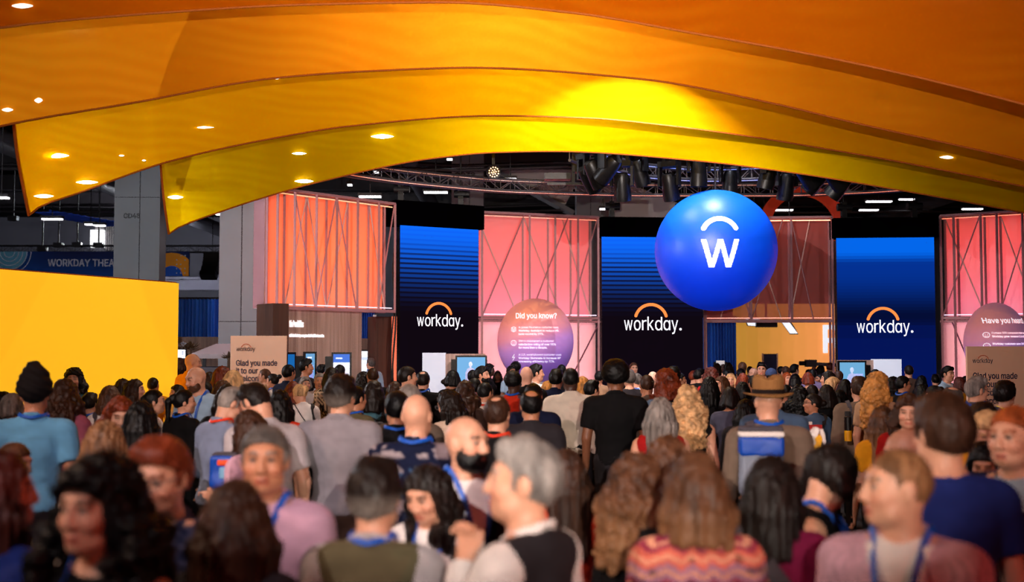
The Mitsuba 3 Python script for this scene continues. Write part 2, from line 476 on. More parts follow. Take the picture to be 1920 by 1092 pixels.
def drape(px0, px1, y0, y1, Y, lab, folds=14, amp=.05, cloth='curtain_blue'):
    a, b = P(px0, y1, Y), P(px1, y1, Y)
    z1, z0 = P(px0, y0, Y)[2], .01
    n = folds * 8
    u = np.linspace(0, 1, n)
    rs = np.random.RandomState(int(px0))
    ph = np.cumsum(rs.uniform(.6, 1.4, n)) * (2 * np.pi * folds / n)
    zz = np.linspace(z0, z1, 8)
    g = np.array([[[a[0] + (b[0] - a[0]) * t, Y + amp * math.sin(h + .25 * math.sin(3 * k)) * (1 - .25 * k / 7), z] for t, h in zip(u, ph)] for k, z in enumerate(zz)])
    v = g.reshape(-1, 3)
    v = np.vstack([v, v + [0, .02, 0]])
    f = []
    N = n * 8
    for k in range(7):
        for i in range(n - 1):
            q = (k * n + i, k * n + i + 1, (k + 1) * n + i + 1, (k + 1) * n + i)
            f += [(q[0], q[1], q[2]), (q[0], q[2], q[3]), (q[0] + N, q[2] + N, q[1] + N), (q[0] + N, q[3] + N, q[2] + N)]
    key = thing('blue_drape', lab, 'curtain')
    part(key, 'cloth', trimesh.Trimesh(v, f, process=False), cloth, smooth=True)
    part(key, 'rail', tube([[a[0], Y, z1 + .02], [b[0], Y, z1 + .02]], .03, 8), 'steel_dark')
    return key


drape(326, 412, 561, 760, 33.5, 'deep blue pleated drape between the yellow wall and the plain grey column', 12)
drape(676, 701, 582, 760, 31, 'narrow deep blue drape seen through the gap at the end of the wooden wall', 6)
drape(1316, 1382, 596, 760, 36, 'tall royal blue drape between the middle screen and the yellow studio wall', 12)

# ---------------------------------------------------------------- counters behind the bald men
key = thing('counter_wall', 'wood clad booth wall under the left blue drape', 'wall panel')
a, b = XY(322, 31.5), XY(412, 31.5)
part(key, 'panel', slab(a, b, 0, P(330, 632, 31.5)[2], .1), 'wood_mid')
q = P(329, 650, 31.5)
part(key, 'lettering', on_plane(text('nding', .12, .006, True), a, b, q[2], .003, q[0] - a[0]), 'paint_pale', label='small pale lettering')
key = thing('wall_monitor', 'white lit monitor at the edge of the yellow wall', 'monitor')
q = P(336, 664, 30.8)
part(key, 'bezel', box(q + [0, .05, 0], [.36, .06, .28]), 'black_plastic')
part(key, 'stand', box([q[0], q[1] + .1, q[2] / 2], [.06, .06, q[2]]), 'black_plastic')
part(key, 'screen', box(q + [0, .015, 0], [.31, .03, .22]), 'lamp_white', emit=(1.1, 1.15, 1.3), ew=.001)
for dz in (.05, -.0):
    part(key, 'icon', box(q + [.09, -.002, dz], [.05, .008, .022]), 'paint_blue')
# tapered kiosk canopy below the plain column
key = thing('kiosk_canopy', 'grey tapered canopy over a dark counter left of the tan sign', 'canopy')
Yk = 23.8
c0, c1 = P(372, 664, Yk), P(500, 664, Yk)
t0, t1 = P(405, 645, Yk), P(478, 645, Yk)
v = np.array([[c0[0], Yk - .6, c0[2]], [c1[0], Yk - .6, c0[2]], [c1[0], Yk + .9, c0[2]], [c0[0], Yk + .9, c0[2]], [t0[0], Yk, t0[2]], [t1[0], Yk, t0[2]], [t1[0], Yk + .5, t0[2]], [t0[0], Yk + .5, t0[2]]])
v2 = np.vstack([v, v[:4] - [0, 0, .09]])
hull = trimesh.convex.convex_hull(v2)
part(key, 'hood', hull, mat('hood_grey', (150, 138, 142), .8))
part(key, 'counter', box([(c0[0] + c1[0]) / 2 + .1, Yk + .15, .82], [1.5, 1.2, 1.64]), mat('counter_grey', (66, 62, 72), .5))
part(key, 'counter_line', box([(c0[0] + c1[0]) / 2 + .1, Yk - .46, 1.25], [1.5, .02, .012]), 'column_grey')
part(key, 'vent', box([(c0[0] + c1[0]) / 2 + .18, Yk - .62, c0[2] - .06], [.32, .04, .05]), 'black_plastic')
for lx in (-.7, .8):
    part(key, 'post', box([(c0[0] + c1[0]) / 2 + lx, Yk + .5, c0[2] / 2], [.06, .06, c0[2] - .1]), 'black_metal')


def shrub(px, py, Y, r, lab, seed):
    c = P(px, py, Y)
    key = thing('tall_plant', lab, 'plant')
    rs = np.random.RandomState(seed)
    for k in range(46):
        d = rs.normal(size=3); d /= np.linalg.norm(d); d[2] = abs(d[2]) * .9 - .25
        base = c + d * r * rs.uniform(.15, .6)
        up = d + [0, 0, .35]; up /= np.linalg.norm(up)
        _, s, n = frame_of(up)
        L, w = r * rs.uniform(.5, .75), r * .16
        pts = np.array([base, base + up * L * .4 + s * w, base + up * L + n * L * .12, base + up * L * .4 - s * w])
        vv = np.vstack([pts, pts + n * .006])
        part(key, 'leaf', trimesh.Trimesh(vv, [(0, 1, 2), (0, 2, 3), (4, 6, 5), (4, 7, 6), (0, 4, 5), (0, 5, 1), (1, 5, 6), (1, 6, 2), (2, 6, 7), (2, 7, 3), (3, 7, 4), (3, 4, 0)], process=False), 'foliage')
    part(key, 'stem', tube([[c[0], c[1], .35], c], .03, 7), 'foliage')
    part(key, 'pot', trimesh.creation.cone(radius=.01, height=.01) if 0 else trimesh.creation.revolve(np.array([[0, 0], [.17, 0], [.22, .42], [.2, .42], [.18, .38], [0, .38]]), sections=20, transform=trimesh.transformations.translation_matrix([c[0], c[1], 0])), 'counter_grey', smooth=40)


shrub(356, 655, 22.6, .19, 'dark bushy potted plant standing behind the bald man in mustard', 3)
shrub(429, 672, 23.0, .13, 'small dark potted plant half hidden by the left tan sign', 5)

# ---------------------------------------------------------------- yellow booth wall
key = thing('yellow_wall', 'big glowing yellow fabric wall on the left behind the crowd', 'booth wall')
Ye = 17.2
e = XY(329, Ye)
s = XY(-90, 13.6)
zt = P(329, 531, Ye)[2]
cur = np.array([s + (e - s) * t for t in np.linspace(0, 1, 30)])
dirv = (e - s) / np.linalg.norm(e - s)
nv = np.array([-dirv[1], dirv[0]])
end = np.array([e + dirv * .16 * math.sin(t) + nv * .16 * (1 - math.cos(t)) for t in np.linspace(.2, np.pi, 10)])
back = np.array([s + nv * .32 + (e - s) * t for t in np.linspace(1, 0, 2)])
poly = Polygon(np.vstack([cur, end, back]))
m = trimesh.creation.extrude_polygon(poly.buffer(0), zt, engine='earcut')
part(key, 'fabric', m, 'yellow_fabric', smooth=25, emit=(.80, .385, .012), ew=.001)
part(key, 'top_trim', slab(s, e, zt, zt + .015, .3), 'hem_orange')
part(key, 'foot_rail', slab(s - nv * .01, e - nv * .01, 0, .08, .02, False), 'black_metal')

# ---------------------------------------------------------------- tan signs
def tan_sign(px0, px1, ytop, Y, lab, tx, fs):
    key = thing('welcome_sign', lab, 'sign', None)
    a, b = XY(px0, Y), XY(px1, Y)
    zt = P(px0, ytop, Y)[2]
    part(key, 'board', slab(a, b, .04, zt, .06), 'board_tan')
    part(key, 'foot', box([(a[0] + b[0]) / 2, Y + .03, .02], [b[0] - a[0] + .2, .5, .04]), 'black_metal')
    S = Y / F
    u0 = (tx - px0) * S

    def line(s, yb, hpx, wpx=None, bold=False, bs='ink_navy'):
        z = P(px0, yb, Y)[2]
        return on_plane(text(s, hpx * S, .004, bold, None if wpx is None else wpx * S), a, b, z, .002, u0)
    part(key + '__board', 'logo_lettering', line('workd\u0251y', ytop + 28.5 * fs, 8 * fs, 35 * fs), 'ink_navy', label='small dark workday lettering')
    g = arch2d(9.5 * fs * S, 1.3 * fs * S, 25, 155, .004)
    part(key + '__board', 'logo_arch', on_plane(g, a, b, P(px0, ytop + 25 * fs, Y)[2], .002, u0 + 18.5 * fs * S), 'ink_orange', label='orange arch')
    for s, yb, w in (('Glad you made', 56, 77), ('it to our', 70.5, 41), ('Welcome', 85, 53), ('Reception.', 99.5, 57)):
        part(key + '__board', 'headline', line(s, ytop + yb * fs, 10.2 * fs, w * fs, True), 'ink_navy')
    return key


tan_sign(432, 537, 630, 20.6, 'tan welcome sign near the plain grey column', 443, 1.0)
tan_sign(1813, 1936, 650, 17.5, 'tan welcome sign in front of the Have you heard globe', 1823, 1.08)

# ---------------------------------------------------------------- ring of scrim bays and screens
ZT, ZB = 5.1, 2.72
pA, pB = XY(513, 22.5), XY(744, 25.0)
pC, pD = XY(899, 26.4), XY(1127, 27.5)
pE, pFF = XY(1319, 27.7), XY(1568, 27.4)
pG, pH = XY(1763, 27.2), XY(1990, 25.8)


BOARD = [(2.3, .42, .24), (1.9, .50, .42), (1.75, .56, .58), (1.55, .62, .95), (1.9, 1.3, 2.2)]  # graded emission of the added boards behind the cloth
PEACH = [(2.1, .55, .34), (2.3, .80, .48), (2.5, 1.0, .60), (2.1, .85, .85), (2.4, 1.7, 2.0)]


def scrim_bay(a, b, posts, lab, z0, z1, xs, fabric='scrim', lower=True, ends=True, depth=.5, strip=1.2, ztop_c=(1, .20, .085), zbot_c=(.9, .66, 1.0), board=BOARD):
    key = thing('scrim_bay', lab, 'booth wall')
    a, b = np.asarray(a), np.asarray(b)
    a, b = a + (b - a) * .02, b - (b - a) * .02
    d = b - a
    L = np.linalg.norm(d)
    d = d / L
    n = np.array([-d[1], d[0]])
    n = n if n[1] > 0 else -n
    bk = n * depth

    def at(u, z, back=0.0):
        q = a + d * L * u + n * back
        return np.array([q[0], q[1], z])
    part(key, 'fabric', slab(a + bk * .85, b + bk * .85, z0 + .03, z1 - .03, .012), fabric)
    depth = depth * .72
    for back in (0.0, depth):
        part(key, 'top_rail', bar(at(0, z1, back), at(1, z1, back), .05), 'frame_pink')
        part(key, 'bottom_rail', bar(at(0, z0, back), at(1, z0, back), .06), 'frame_pink')
        for u in posts:
            part(key, 'post', bar(at(u, 0 if (lower and not back) or (ends and u in (0, 1)) else z0, back), at(u, z1, back), .045), 'frame_pink')
    for u in posts:
        part(key, 'spacer', bar(at(u, z1, 0), at(u, z1, depth), .035), 'frame_pink')
        part(key, 'spacer', bar(at(u, z0, 0), at(u, z0, depth), .035), 'frame_pink')
    for u0, u1 in xs:
        part(key, 'brace', tube([at(u0, z0, .02), at(u1, z1, .02)], .016, 6), 'frame_pink')
        part(key, 'rear_brace', tube([at(u0, z1, depth - .02), at(u1, z0, depth - .02)], .016, 6), 'frame_bright')
    # added emissive lines in the rails and glow boards behind the cloth, in graded rows
    for nm, z, c in (('top_strip', z1 - .07, ztop_c), ('bottom_strip', z0 + .07, zbot_c)):
        part(key, nm, bar(at(.01, z, .06), at(.99, z, .06), .02, .02), 'lamp_white', emit=[x * strip for x in c], ew=.001)
    if board is not None:
        for e0, e1 in ((.0, .004), (.996, 1.0)):
            q0, q1 = at(e0, 0, 0)[:2] + bk * .85, at(e1, 0, 0)[:2] + bk * .85
            part(key, 'side_panel', slab(q0, q1, z0, z1, .36), 'frame_pink')
        n = 9
        for r in range(n):
            t = (r + .5) / n * (len(board) - 1)
            q = int(t)
            c = np.array(board[q]) * (1 - (t - q)) + np.array(board[min(q + 1, len(board) - 1)]) * (t - q)
            h0, h1 = z1 - (z1 - z0) * (r + 1) / n, z1 - (z1 - z0) * r / n
            part(key, 'light_board', slab(at(.006, 0)[:2] + bk * .85 + bk / np.linalg.norm(bk) * .32, at(.994, 0)[:2] + bk * .85 + bk / np.linalg.norm(bk) * .32, h0, h1, .03), 'lamp_white', emit=c, ew=.001)
    return key


scrim_bay(pA, pB, [0, .135, .31, .48, .66, .85, 1], 'slanting bay of glowing orange scrim above the wooden wall', 2.8, ZT, [(.31, .135), (.135, .31) if 0 else (.31, .48), (.66, .48), (.85, 1.0)], 'scrim_peach', ends=False, depth=.45, lower=False, ztop_c=(1, .36, .10), zbot_c=(1, .6, .8), board=PEACH)
bay_mid = scrim_bay(pC, pD, [0, .40, .62, .82, 1], 'pink glowing scrim bay between the first two screens behind the Did you know globe', ZB, ZT, [(0, .36), (.55, .36) if 0 else (.40, .74), (.74, 1.0)], depth=.6)
scrim_bay(pE, pFF, [0, .36, .68, 1], 'dull pink see-through scrim bay behind the blue ball', ZB - .06, ZT, [(.36, .12), (.36, .62), (.85, .68)], 'scrim_open', depth=.6, lower=False, strip=6, zbot_c=(.25, .07, .05), board=None)
bay_right = scrim_bay(pG, pH, [0, .12, .36, .5, .72, 1], 'pink scrim bay behind the right tan sign', ZB, ZT, [(.0, .36), (.5, .8), (.72, 1)], depth=.6)


def lower_bay(key, a, b, lab, xs, power):
    a, b = np.asarray(a), np.asarray(b)
    d = (b - a) / np.linalg.norm(b - a)
    n = np.array([-d[1], d[0]])
    n = n if n[1] > 0 else -n
    z0, z1 = .25, ZB - .08
    part(key, 'lower_fabric', slab(a + n * .3, b + n * .3, z0, z1, .012), 'scrim_white', label=lab)
    L = np.linalg.norm(b - a)

    def at(u, z, bk=0.):
        q = a + d * L * u + n * bk
        return np.array([q[0], q[1], z])
    part(key, 'foot_rail', bar(at(0, z0, .05), at(1, z0, .05), .05), 'frame_pink')
    part(key, 'middle_rail', bar(at(0, z1, .05), at(1, z1, .05), .05), 'frame_pink')
    for u0, u1 in xs:
        part(key, 'lower_brace', tube([at(u0, z0, .06), at(u1, z1, .06)], .016, 6), mat('brace_plum', (110, 60, 90), .5))
    part(key, 'lower_light_board', slab(at(.01, 0, .62)[:2], at(.99, 0, .62)[:2], z0, z1, .03), 'lamp_white', emit=[power * x for x in (1, .66, .72)], ew=.001)  # added board that lights the lower cloth from behind


lower_bay(bay_mid, pC, pD, 'bright pinkish white lower panel', [(.15, .44), (.55, 1.0)], 2.7)
lower_bay(bay_right, pG, pH, 'pink lower panel', [(.45, .1), (.5, .9)], 2.0)


def led_rows(zt, kind):
    """[(z from, z to, radiance)] of the picture on a screen, from its top down: lit pixel rows."""
    def sm(a, b, x):
        t = min(1, max(0, (x - a) / (b - a)))
        return t * t * (3 - 2 * t)
    out = []
    if kind == 'lines':
        per, h = .105, 0.0
        while h < 2.0:
            g = sm(2.05, 0.0, h + .05) ** 1.7
            dk = 1 - .85 * sm(.1, .7, h)
            base = np.array([.0045, .0022, .005])
            out.append((zt - h - per * .6, zt - h, base + g * np.array([.0, .15, 1.0])))
            out.append((zt - h - per, zt - h - per * .6, base + g * dk * np.array([0, .13, .95])))
            h += per
        out.append((.1, zt - h, np.array([.0045, .0022, .005])))
        return out
    h = 0.0
    while h < zt - .1:
        st = .07 if h < 2 else .3
        x = h + st / 2
        t = sm(.30, .62, x)
        c = np.array([0, .135, .83]) * (1 - t) + np.array([0, .03, .28]) * t
        c = c * (1 - .93 * sm(.7, 1.9, x)) + np.array([0, .004, .07]) * sm(1.7, 2.4, x) * sm(4.7, 3.0, x) + np.array([.001, .001, .006])
        out.append((max(.1, zt - h - st), zt - h, c))
        h += st
    return out


def led_screen(px0, Y0, px1, Y1, ytop, kind, hdr, lab, logo_px, logo_w, base_y):
    key = thing('led_screen', lab, 'screen')
    a, b = XY(px0, Y0), XY(px1, Y1)
    zt = P((px0 + px1) / 2, ytop, (Y0 + Y1) / 2)[2]
    part(key, 'cabinet', slab(a + [0, .03], b + [0, .03], 0, zt - .04, .3), 'black_plastic')
    L = np.linalg.norm(b - a)
    for q0, q1, c in led_rows(zt, kind):
        part(key, 'display_row', slab(a, b, q0, q1, .02), 'screen_dark', emit=c, ew=.002 + .12 * float(c.sum()) * (q1 - q0))
    S = L / (px1 - px0)
    W = logo_w * S
    u = (logo_px - px0) * S
    z = P(logo_px, base_y, (Y0 + Y1) / 2)[2]
    xh = W * .165
    # wordmark, a letter each
    x = 0.0
    for ch, wd in zip('workd\u0251y.', (.155, .125, .082, .118, .132, .125, .12, .04)):
        hh = xh * 1.38 if ch not in 'kd' else xh * 1.38
        m = text(ch, hh, .006, False, None if ch == '.' else wd * W * .93)
        part(key, 'letter', on_plane(m, a, b, z, .004, u - W / 2 + x), 'lamp_white', emit=(.86, .9, 1.0), ew=.001)
        x += (wd + .012) * W
    g = arch2d(W * .27, W * .052, 17, 163, .006)
    part(key, 'arch', on_plane(g, a, b, z + xh * .98, .004, u - W * .04), 'ink_orange', emit=(.95, .26, .045), ew=.001, label='orange arch')
    # black box over the screen
    hx0, hx1, hy0, hy1 = hdr
    key2 = thing('screen_header', hdr_lab.pop(0), 'banner box')
    d = (b - a) / L
    n = np.array([d[1], -d[0]])
    n = n if n[1] < 0 else -n
    ha, hb = a + d * ((hx0 - px0) * S) + n * .12, a + d * ((hx1 - px0) * S) + n * .12
    zb2 = zt + .003
    zt2 = zb2 + (hy1 - hy0) * S * 1.0
    part(key2, 'cloth_box', slab(ha, hb, zb2, zt2, .6), 'black_cloth')
    for k, u in enumerate((.12, .8)):
        q = ha + (hb - ha) * u - n * .3
        part(key2, 'hanger', tube([[q[0], q[1], zt2], [q[0], q[1], 8.3]], .014, 6), 'black_metal')
        part(key2, 'motor', cat([box([q[0], q[1], zt2 + .2], [.12, .14, .4]), trimesh.creation.cylinder(radius=.09, height=.34, sections=12, transform=trimesh.transformations.translation_matrix([q[0] + .02, q[1], zt2 + .28]) @ trimesh.transformations.rotation_matrix(np.pi / 2, [0, 1, 0]))]), 'black_metal')
    return a, b, zt


hdr_lab = ['black cloth box above the leftmost screen', 'black cloth box above the middle screen behind the blue ball', 'black cloth box above the rightmost screen']
led_screen(750, 25.2, 897, 26.2, 427, 'lines', (737, 903, 384, 424), 'tall leftmost LED screen fading from striped blue to black with workday logo', 824.5, 88, 612)
led_screen(1129, 27.3, 1318, 27.5, 445, 'lines', (1127, 1322, 409, 445), 'middle LED screen with workday logo partly behind the blue ball', 1225, 110, 619.5)
led_screen(1571, 27.2, 1755, 27.0, 446, 'plain', (1565, 1761, 408, 446), 'rightmost LED screen with smooth dark blue gradient and workday logo', 1661, 108, 624)

# wooden booth wall under the left scrim
key = thing('wooden_wall', 'curved wood clad booth wall with white lettering under the orange scrim', 'booth wall')
wa, wb = XY(540, 22.9), XY(678, 24.4)
part(key, 'panel', slab(wa, wb, 0, 2.77, .12), 'wood_light')
ra, rb = XY(511, 22.0), XY(541, 22.2)
part(key, 'return_panel', slab(ra, rb, 0, 2.86, .7), 'wood_dark', label='dark wood end panel')
q = P(541, 613, 22.9)
part(key, 'lettering', on_plane(text('thin Possibilities', .125, .01, True, .36), wa, wb, q[2], .003, .02), 'lamp_white', emit=(.8, .8, .85), ew=.001, label='bold white lettering')
q = P(541, 632, 22.9)
part(key, 'lettering', on_plane(text("unlimited industry ecosystem that's built for innovation.", .062, .01, True, .9), wa, wb, q[2], .003, .02), 'lamp_white', emit=(.8, .8, .85), ew=.001, label='small white lettering')
key = thing('wooden_pier', 'dark wooden pier between the white monitor and the leftmost screen', 'booth wall')
part(key, 'panel', slab(XY(704, 25.2), XY(734, 25.4), 0, 2.7, .4), 'wood_dark')
part(key, 'shelf_panel', slab(XY(677, 27.5), XY(701, 27.5), 0, P(680, 635, 27.5)[2], .1), 'wood_mid')
part(key, 'light_post', slab(XY(699, 25.6), XY(705, 25.6), 0, 2.75, .1), 'white_paint')
key = thing('light_column', 'slim orange glowing fabric column with hanging cables left of the leftmost screen', 'light column')
part(key, 'fabric', slab(XY(734, 25.1), XY(743, 25.1), .05, 2.7, .1), mat('coral', (240, 110, 80), .7), emit=(.55, .12, .06), ew=.001)
part(key, 'cable', tube([[XY(739, 25)[0] + .03 * math.sin(z * 3), 25.0, z] for z in np.linspace(.1, 5.0, 20)], .018, 6), 'black_plastic')
part(key, 'cable', tube([[XY(737, 25)[0] + .05 * math.sin(z * 2 + 1), 25.02, z] for z in np.linspace(.1, 2.9, 14)], .014, 6), 'black_plastic')


def monitor(px0, px1, y0, y1, Y, lab, fn_parts, depth=.06, side=0.0, arm=True, rot=0.0, mat_s='screen_dark', base=(.1, .22, .55)):
    key = thing('monitor', lab, 'monitor')
    a, b = XY(px0, Y), XY(px1, Y)
    c = (a + b) / 2
    if rot:
        h = np.linalg.norm(b - a) / 2
        w = h / max(.2, math.cos(rot))
        a = c + [-w * math.cos(rot), -w * math.sin(rot)]
        b = c + [w * math.cos(rot), w * math.sin(rot)]
    z1, z0 = P(px0, y0, Y)[2], P(px0, y1, Y)[2]
    d = (b - a) / np.linalg.norm(b - a)
    part(key, 'bezel', slab(a, b, z0, z1, depth), 'black_plastic')
    if side:
        n = np.array([-d[1], d[0]])
        part(key, 'cabinet', slab(a - d * side + n * .03, b + n * .03, z0 - .1, z1 - .08, .25), 'black_plastic')
    part(key, 'screen', slab(a + d * .035 + [0, -.004], b - d * .035 + [0, -.004], z0 + .05, z1 - .035, .004, True), mat_s, emit=base, ew=.001)
    part(key, 'stand', box([c[0], c[1] + .12, z0 / 2], [.12, .1, z0]), 'black_plastic')
    part(key, 'base', box([c[0], c[1] + .12, .02], [.5, .45, .04]), 'black_plastic')
    W = np.linalg.norm(b - a) - .07
    Hh = z1 - z0 - .085
    for nm, x, y, w, h, col in fn_parts:
        part(key + '__screen', nm, on_plane(shift(box([0, 0, 0], [w * W, h * Hh, .004]), x * W, y * Hh), a, b, z0 + .05, .008, .035), 'lamp_white', emit=col, ew=.001)
    return key, a, b, z0, z1


def avatar(ret):
    key, a, b, z0, z1 = ret
    W = np.linalg.norm(b - a)
    Hh = z1 - z0
    body = Polygon([(-.16, 0), (-.16, .3), (-.10, .44), (-.03, .47), (.03, .47), (.10, .44), (.16, .3), (.16, 0)]).buffer(.015)
    head = affinity.scale(Point(0, .6).buffer(.075), .85, 1.2).union(Polygon([(-.03, .44), (.03, .44), (.03, .56), (-.03, .56)]))
    u = W * (.48 if W > .4 else .35)
    for nm, g, col in (('figure_coat', body, (.01, .10, .42)), ('figure_head', head, (.16, .30, .55))):
        g = affinity.scale(g, Hh, Hh, origin=(0, 0))
        part(key + '__screen', nm, on_plane(trimesh.creation.extrude_polygon(g, .004, engine='earcut'), a, b, z0 + .06, .012, u), 'lamp_white', emit=col, ew=.001)


monitor(540, 553, 661, 722, 21.1, 'narrow edge-on blue monitor beside the left tan sign', [], rot=1.05, side=.1, base=(.01, .13, .42))
monitor(571, 593, 660, 722, 22.0, 'blue touch monitor behind the pointing man on the wooden wall', [('bar', .62, .35, .4, .5, (.02, .13, .6)), ('title', .4, .86, .5, .05, (.5, .7, .9))], rot=.45, side=.18, base=(.16, .38, .66))
monitor(622, 659, 661, 725, 22.5, 'monitor with blue header and purple chart lines in front of the wooden wall', [('lower_panel', .5, .36, 1.0, .72, (.42, .55, .72)), ('title', .35, .86, .4, .05, (.45, .6, .95))] + [('chart_line', .72 + .05 * i, .12 + .08 * (i % 3), .03, .2 + .1 * (i % 2), (.35, .06, .55)) for i in range(5)] + [('figure', .62, .45, .04, .4, (.12, .3, .42))], rot=.15, side=.12, base=(.08, .2, .75))
monitor(674, 706, 656, 722, 26.6, 'bright white monitor in the gap beside the wooden pier', [('band', .5, .76, 1.0, .09, (.2, .4, .95)), ('title', .22, .86, .25, .05, (.5, .6, .8)), ('text_line', .3, .62, .4, .02, (.4, .45, .6))], base=(1.25, 1.35, 1.6))
# kiosks at the feet of the screens
def kiosk(px, Y, ytop, lab, order):
    key = thing('demo_kiosk', lab, 'kiosk')
    zt = P(px[0], ytop, Y)[2]
    white, wood = order
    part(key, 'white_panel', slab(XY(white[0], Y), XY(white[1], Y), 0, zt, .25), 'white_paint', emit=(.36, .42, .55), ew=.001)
    part(key, 'wood_panel', slab(XY(wood[0], Y + .06), XY(wood[1], Y + .06), 0, zt - .02, .25), 'wood_light')
    return zt


kiosk((792, 912), 24.6, 662, 'demo kiosk of white and wood panels at the foot of the leftmost screen', ((792, 835), (833, 910)))
avatar(monitor(854, 913, 667, 722, 24.2, 'monitor with a figure in blue on the kiosk under the leftmost screen', [], side=.09, base=(.2, .48, .82)))
kiosk((1572, 1690), 25.6, 674, 'demo kiosk of white and wood panels at the foot of the rightmost screen', ((1639, 1690), (1574, 1641)))
avatar(monitor(1571, 1624, 677, 733, 25.2, 'monitor with a figure and blue buttons on the kiosk under the rightmost screen', [('button', .74, .30 + .11 * i, .36, .085, (.01, .12, .75)) for i in range(3)], side=0, base=(.16, .42, .68)))
key = thing('kiosk_speaker', 'black box on the kiosk beside the monitor with blue buttons', 'speaker box')
part(key, 'cabinet', slab(XY(1625, 25.3), XY(1632, 25.3), 0, P(1628, 685, 25.3)[2], .2), 'black_plastic')
part(key, 'base', box([XY(1628.5, 25.4)[0], 25.4, .015], [.3, .35, .03]), 'black_metal')

# ---------------------------------------------------------------- yellow studio behind the open bay
SY = 38.0
sa, sb = XY(1377, SY), XY(1690, SY)


def studio_fn(p, n, uv):
    return mix(lin((246, 172, 84)), lin((246, 140, 84)), smoothstep(8.2, 10.4, p.x))


mat('studio_paint', proc(studio_fn), .8)
key = thing('studio_wall', 'yellow and orange studio back wall with big white letters', 'backdrop')
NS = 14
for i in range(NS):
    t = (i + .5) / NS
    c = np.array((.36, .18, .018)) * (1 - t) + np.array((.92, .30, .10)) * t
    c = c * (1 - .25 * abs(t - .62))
    part(key, 'lit_panel', slab(sa + (sb - sa) * i / NS, sa + (sb - sa) * (i + 1) / NS, 0, P(1400, 570, SY)[2], .2), 'studio_paint', emit=c * 1.15, ew=.001)  # light on the wall put in as graded emission, strip by strip
q = P(1543, 661, SY)
part(key, 'letter', on_plane(text('R', P(1543, 611, SY)[2] - q[2], .04, True, .62), sa, sb, q[2], .003, q[0] - sa[0]), 'lamp_white', emit=(.75, .78, .85), ew=.001, label='big white letter R')
key = thing('studio_door', 'navy blue panel standing in front of the yellow studio wall', 'panel')
part(key, 'leaf', slab(XY(1432, SY - .6), XY(1456, SY - .6), 0, P(1440, 664, SY - .6)[2], .06), 'navy_paint')
for x in (1430.5, 1457.5):
    part(key, 'jamb', slab(XY(x - 1.2, SY - .62), XY(x + 1.2, SY - .62), 0, P(1440, 663, SY - .6)[2], .1), 'board_tan')
key = thing('white_box', 'small white lit case in front of the royal blue drape', 'box')
q = P(1352, 683, 34)
part(key, 'case', box([q[0], q[1] + .1, q[2] / 2 + .03], [.34, .3, q[2] + .06]), 'steel_dark')
part(key, 'face', box(q + [-.03, -.06, 0], [.24, .02, .2]), 'white_paint', emit=(.45, .42, .42), ew=.001)
for pts, lab in (([(1398, 598), (1424, 598), (1430, 613), (1400, 611)], 'white softbox hanging left in the studio above the crowd'), ([(1466, 604), (1480, 604), (1492, 626), (1478, 626)], 'tilted white softbox panel hanging right in the studio')):
    key = thing('softbox', lab, 'studio light')
    q = np.array([P(x, y, 34.5) for x, y in pts])
    q[2:, 1] -= .25
    v = np.vstack([q, q + [0, .04, 0]])
    fc = [(0, 1, 2), (0, 2, 3), (4, 6, 5), (4, 7, 6), (0, 4, 5), (0, 5, 1), (1, 5, 6), (1, 6, 2), (2, 6, 7), (2, 7, 3), (3, 7, 4), (3, 4, 0)]
    m = trimesh.Trimesh(v, fc, process=False)
    m.fix_normals()
    part(key, 'diffuser', m, 'lamp_white', emit=(.9, .92, 1.05), ew=.001)
    c = q.mean(0)
    big = c + (q - c) * 1.14 + [0, .045, 0]
    sm = c + (q - c) * .45 + [.12, .4, .12]
    part(key, 'hood', trimesh.convex.convex_hull(np.vstack([big, sm])), 'black_cloth')
    part(key, 'pole', tube([sm.mean(0), [sm.mean(0)[0], sm.mean(0)[1], 8.3]], .02, 6), 'black_metal')
q = P(1437, 609, 34.2)
single('studio_monitor', cat([box(q, [.62, .12, .16]), box([q[0], q[1] + .05, (q[2] + 8.3) / 2], [.05, .05, 8.3 - q[2]])]), 'black_plastic', 'black bar unit hanging between the two softboxes', 'studio equipment')
# camera crane
key = thing('camera_crane', 'black camera crane reaching in from the rightmost screen over the heads', 'camera crane')
A, B = P(1528, 683, 33), P(1572, 685, 33)
part(key, 'arm', bar(A, B, .1, .1), 'black_metal')
part(key, 'camera', cat([box(A + [-.12, 0, .02], [.3, .2, .2]), trimesh.creation.cylinder(radius=.06, height=.2, sections=12, transform=trimesh.transformations.translation_matrix(A + [-.34, 0, .02]) @ trimesh.transformations.rotation_matrix(np.pi / 2, [0, 1, 0]))]), 'black_plastic')
part(key, 'post', box([B[0], B[1], B[2] / 2], [.12, .12, B[2]]), 'black_metal')
part(key, 'upright', bar(P(1562, 683, 33), P(1563, 672, 33), .05), 'black_metal')
# big red arch seen over the open bay
g = trimesh.creation.extrude_polygon(Point(0, 0).buffer(1.27, 48).difference(Point(0, 0).buffer(.96, 48)).intersection(Polygon([(-2, -.35), (2, -.35), (2, 2), (-2, 2)])), .25, engine='earcut')
q = P(1503, 430, 34)
key = thing('red_arch', 'big orange red arch sign standing up behind the scrim above the studio', 'sign')
part(key, 'arch', on_plane(g, [q[0], 34.0], [q[0] + 1, 34.0], q[2], .02), mat('arch_red', (190, 36, 18), .6), smooth=30, emit=(.10, .008, .002), ew=.001)
for x in (-1.1, 1.1):
    part(key, 'cable', tube([[q[0] + x * .6, 34.1, q[2] + .7], [q[0] + x * .6, 34.1, 8.28]], .015, 6), 'steel_dark')

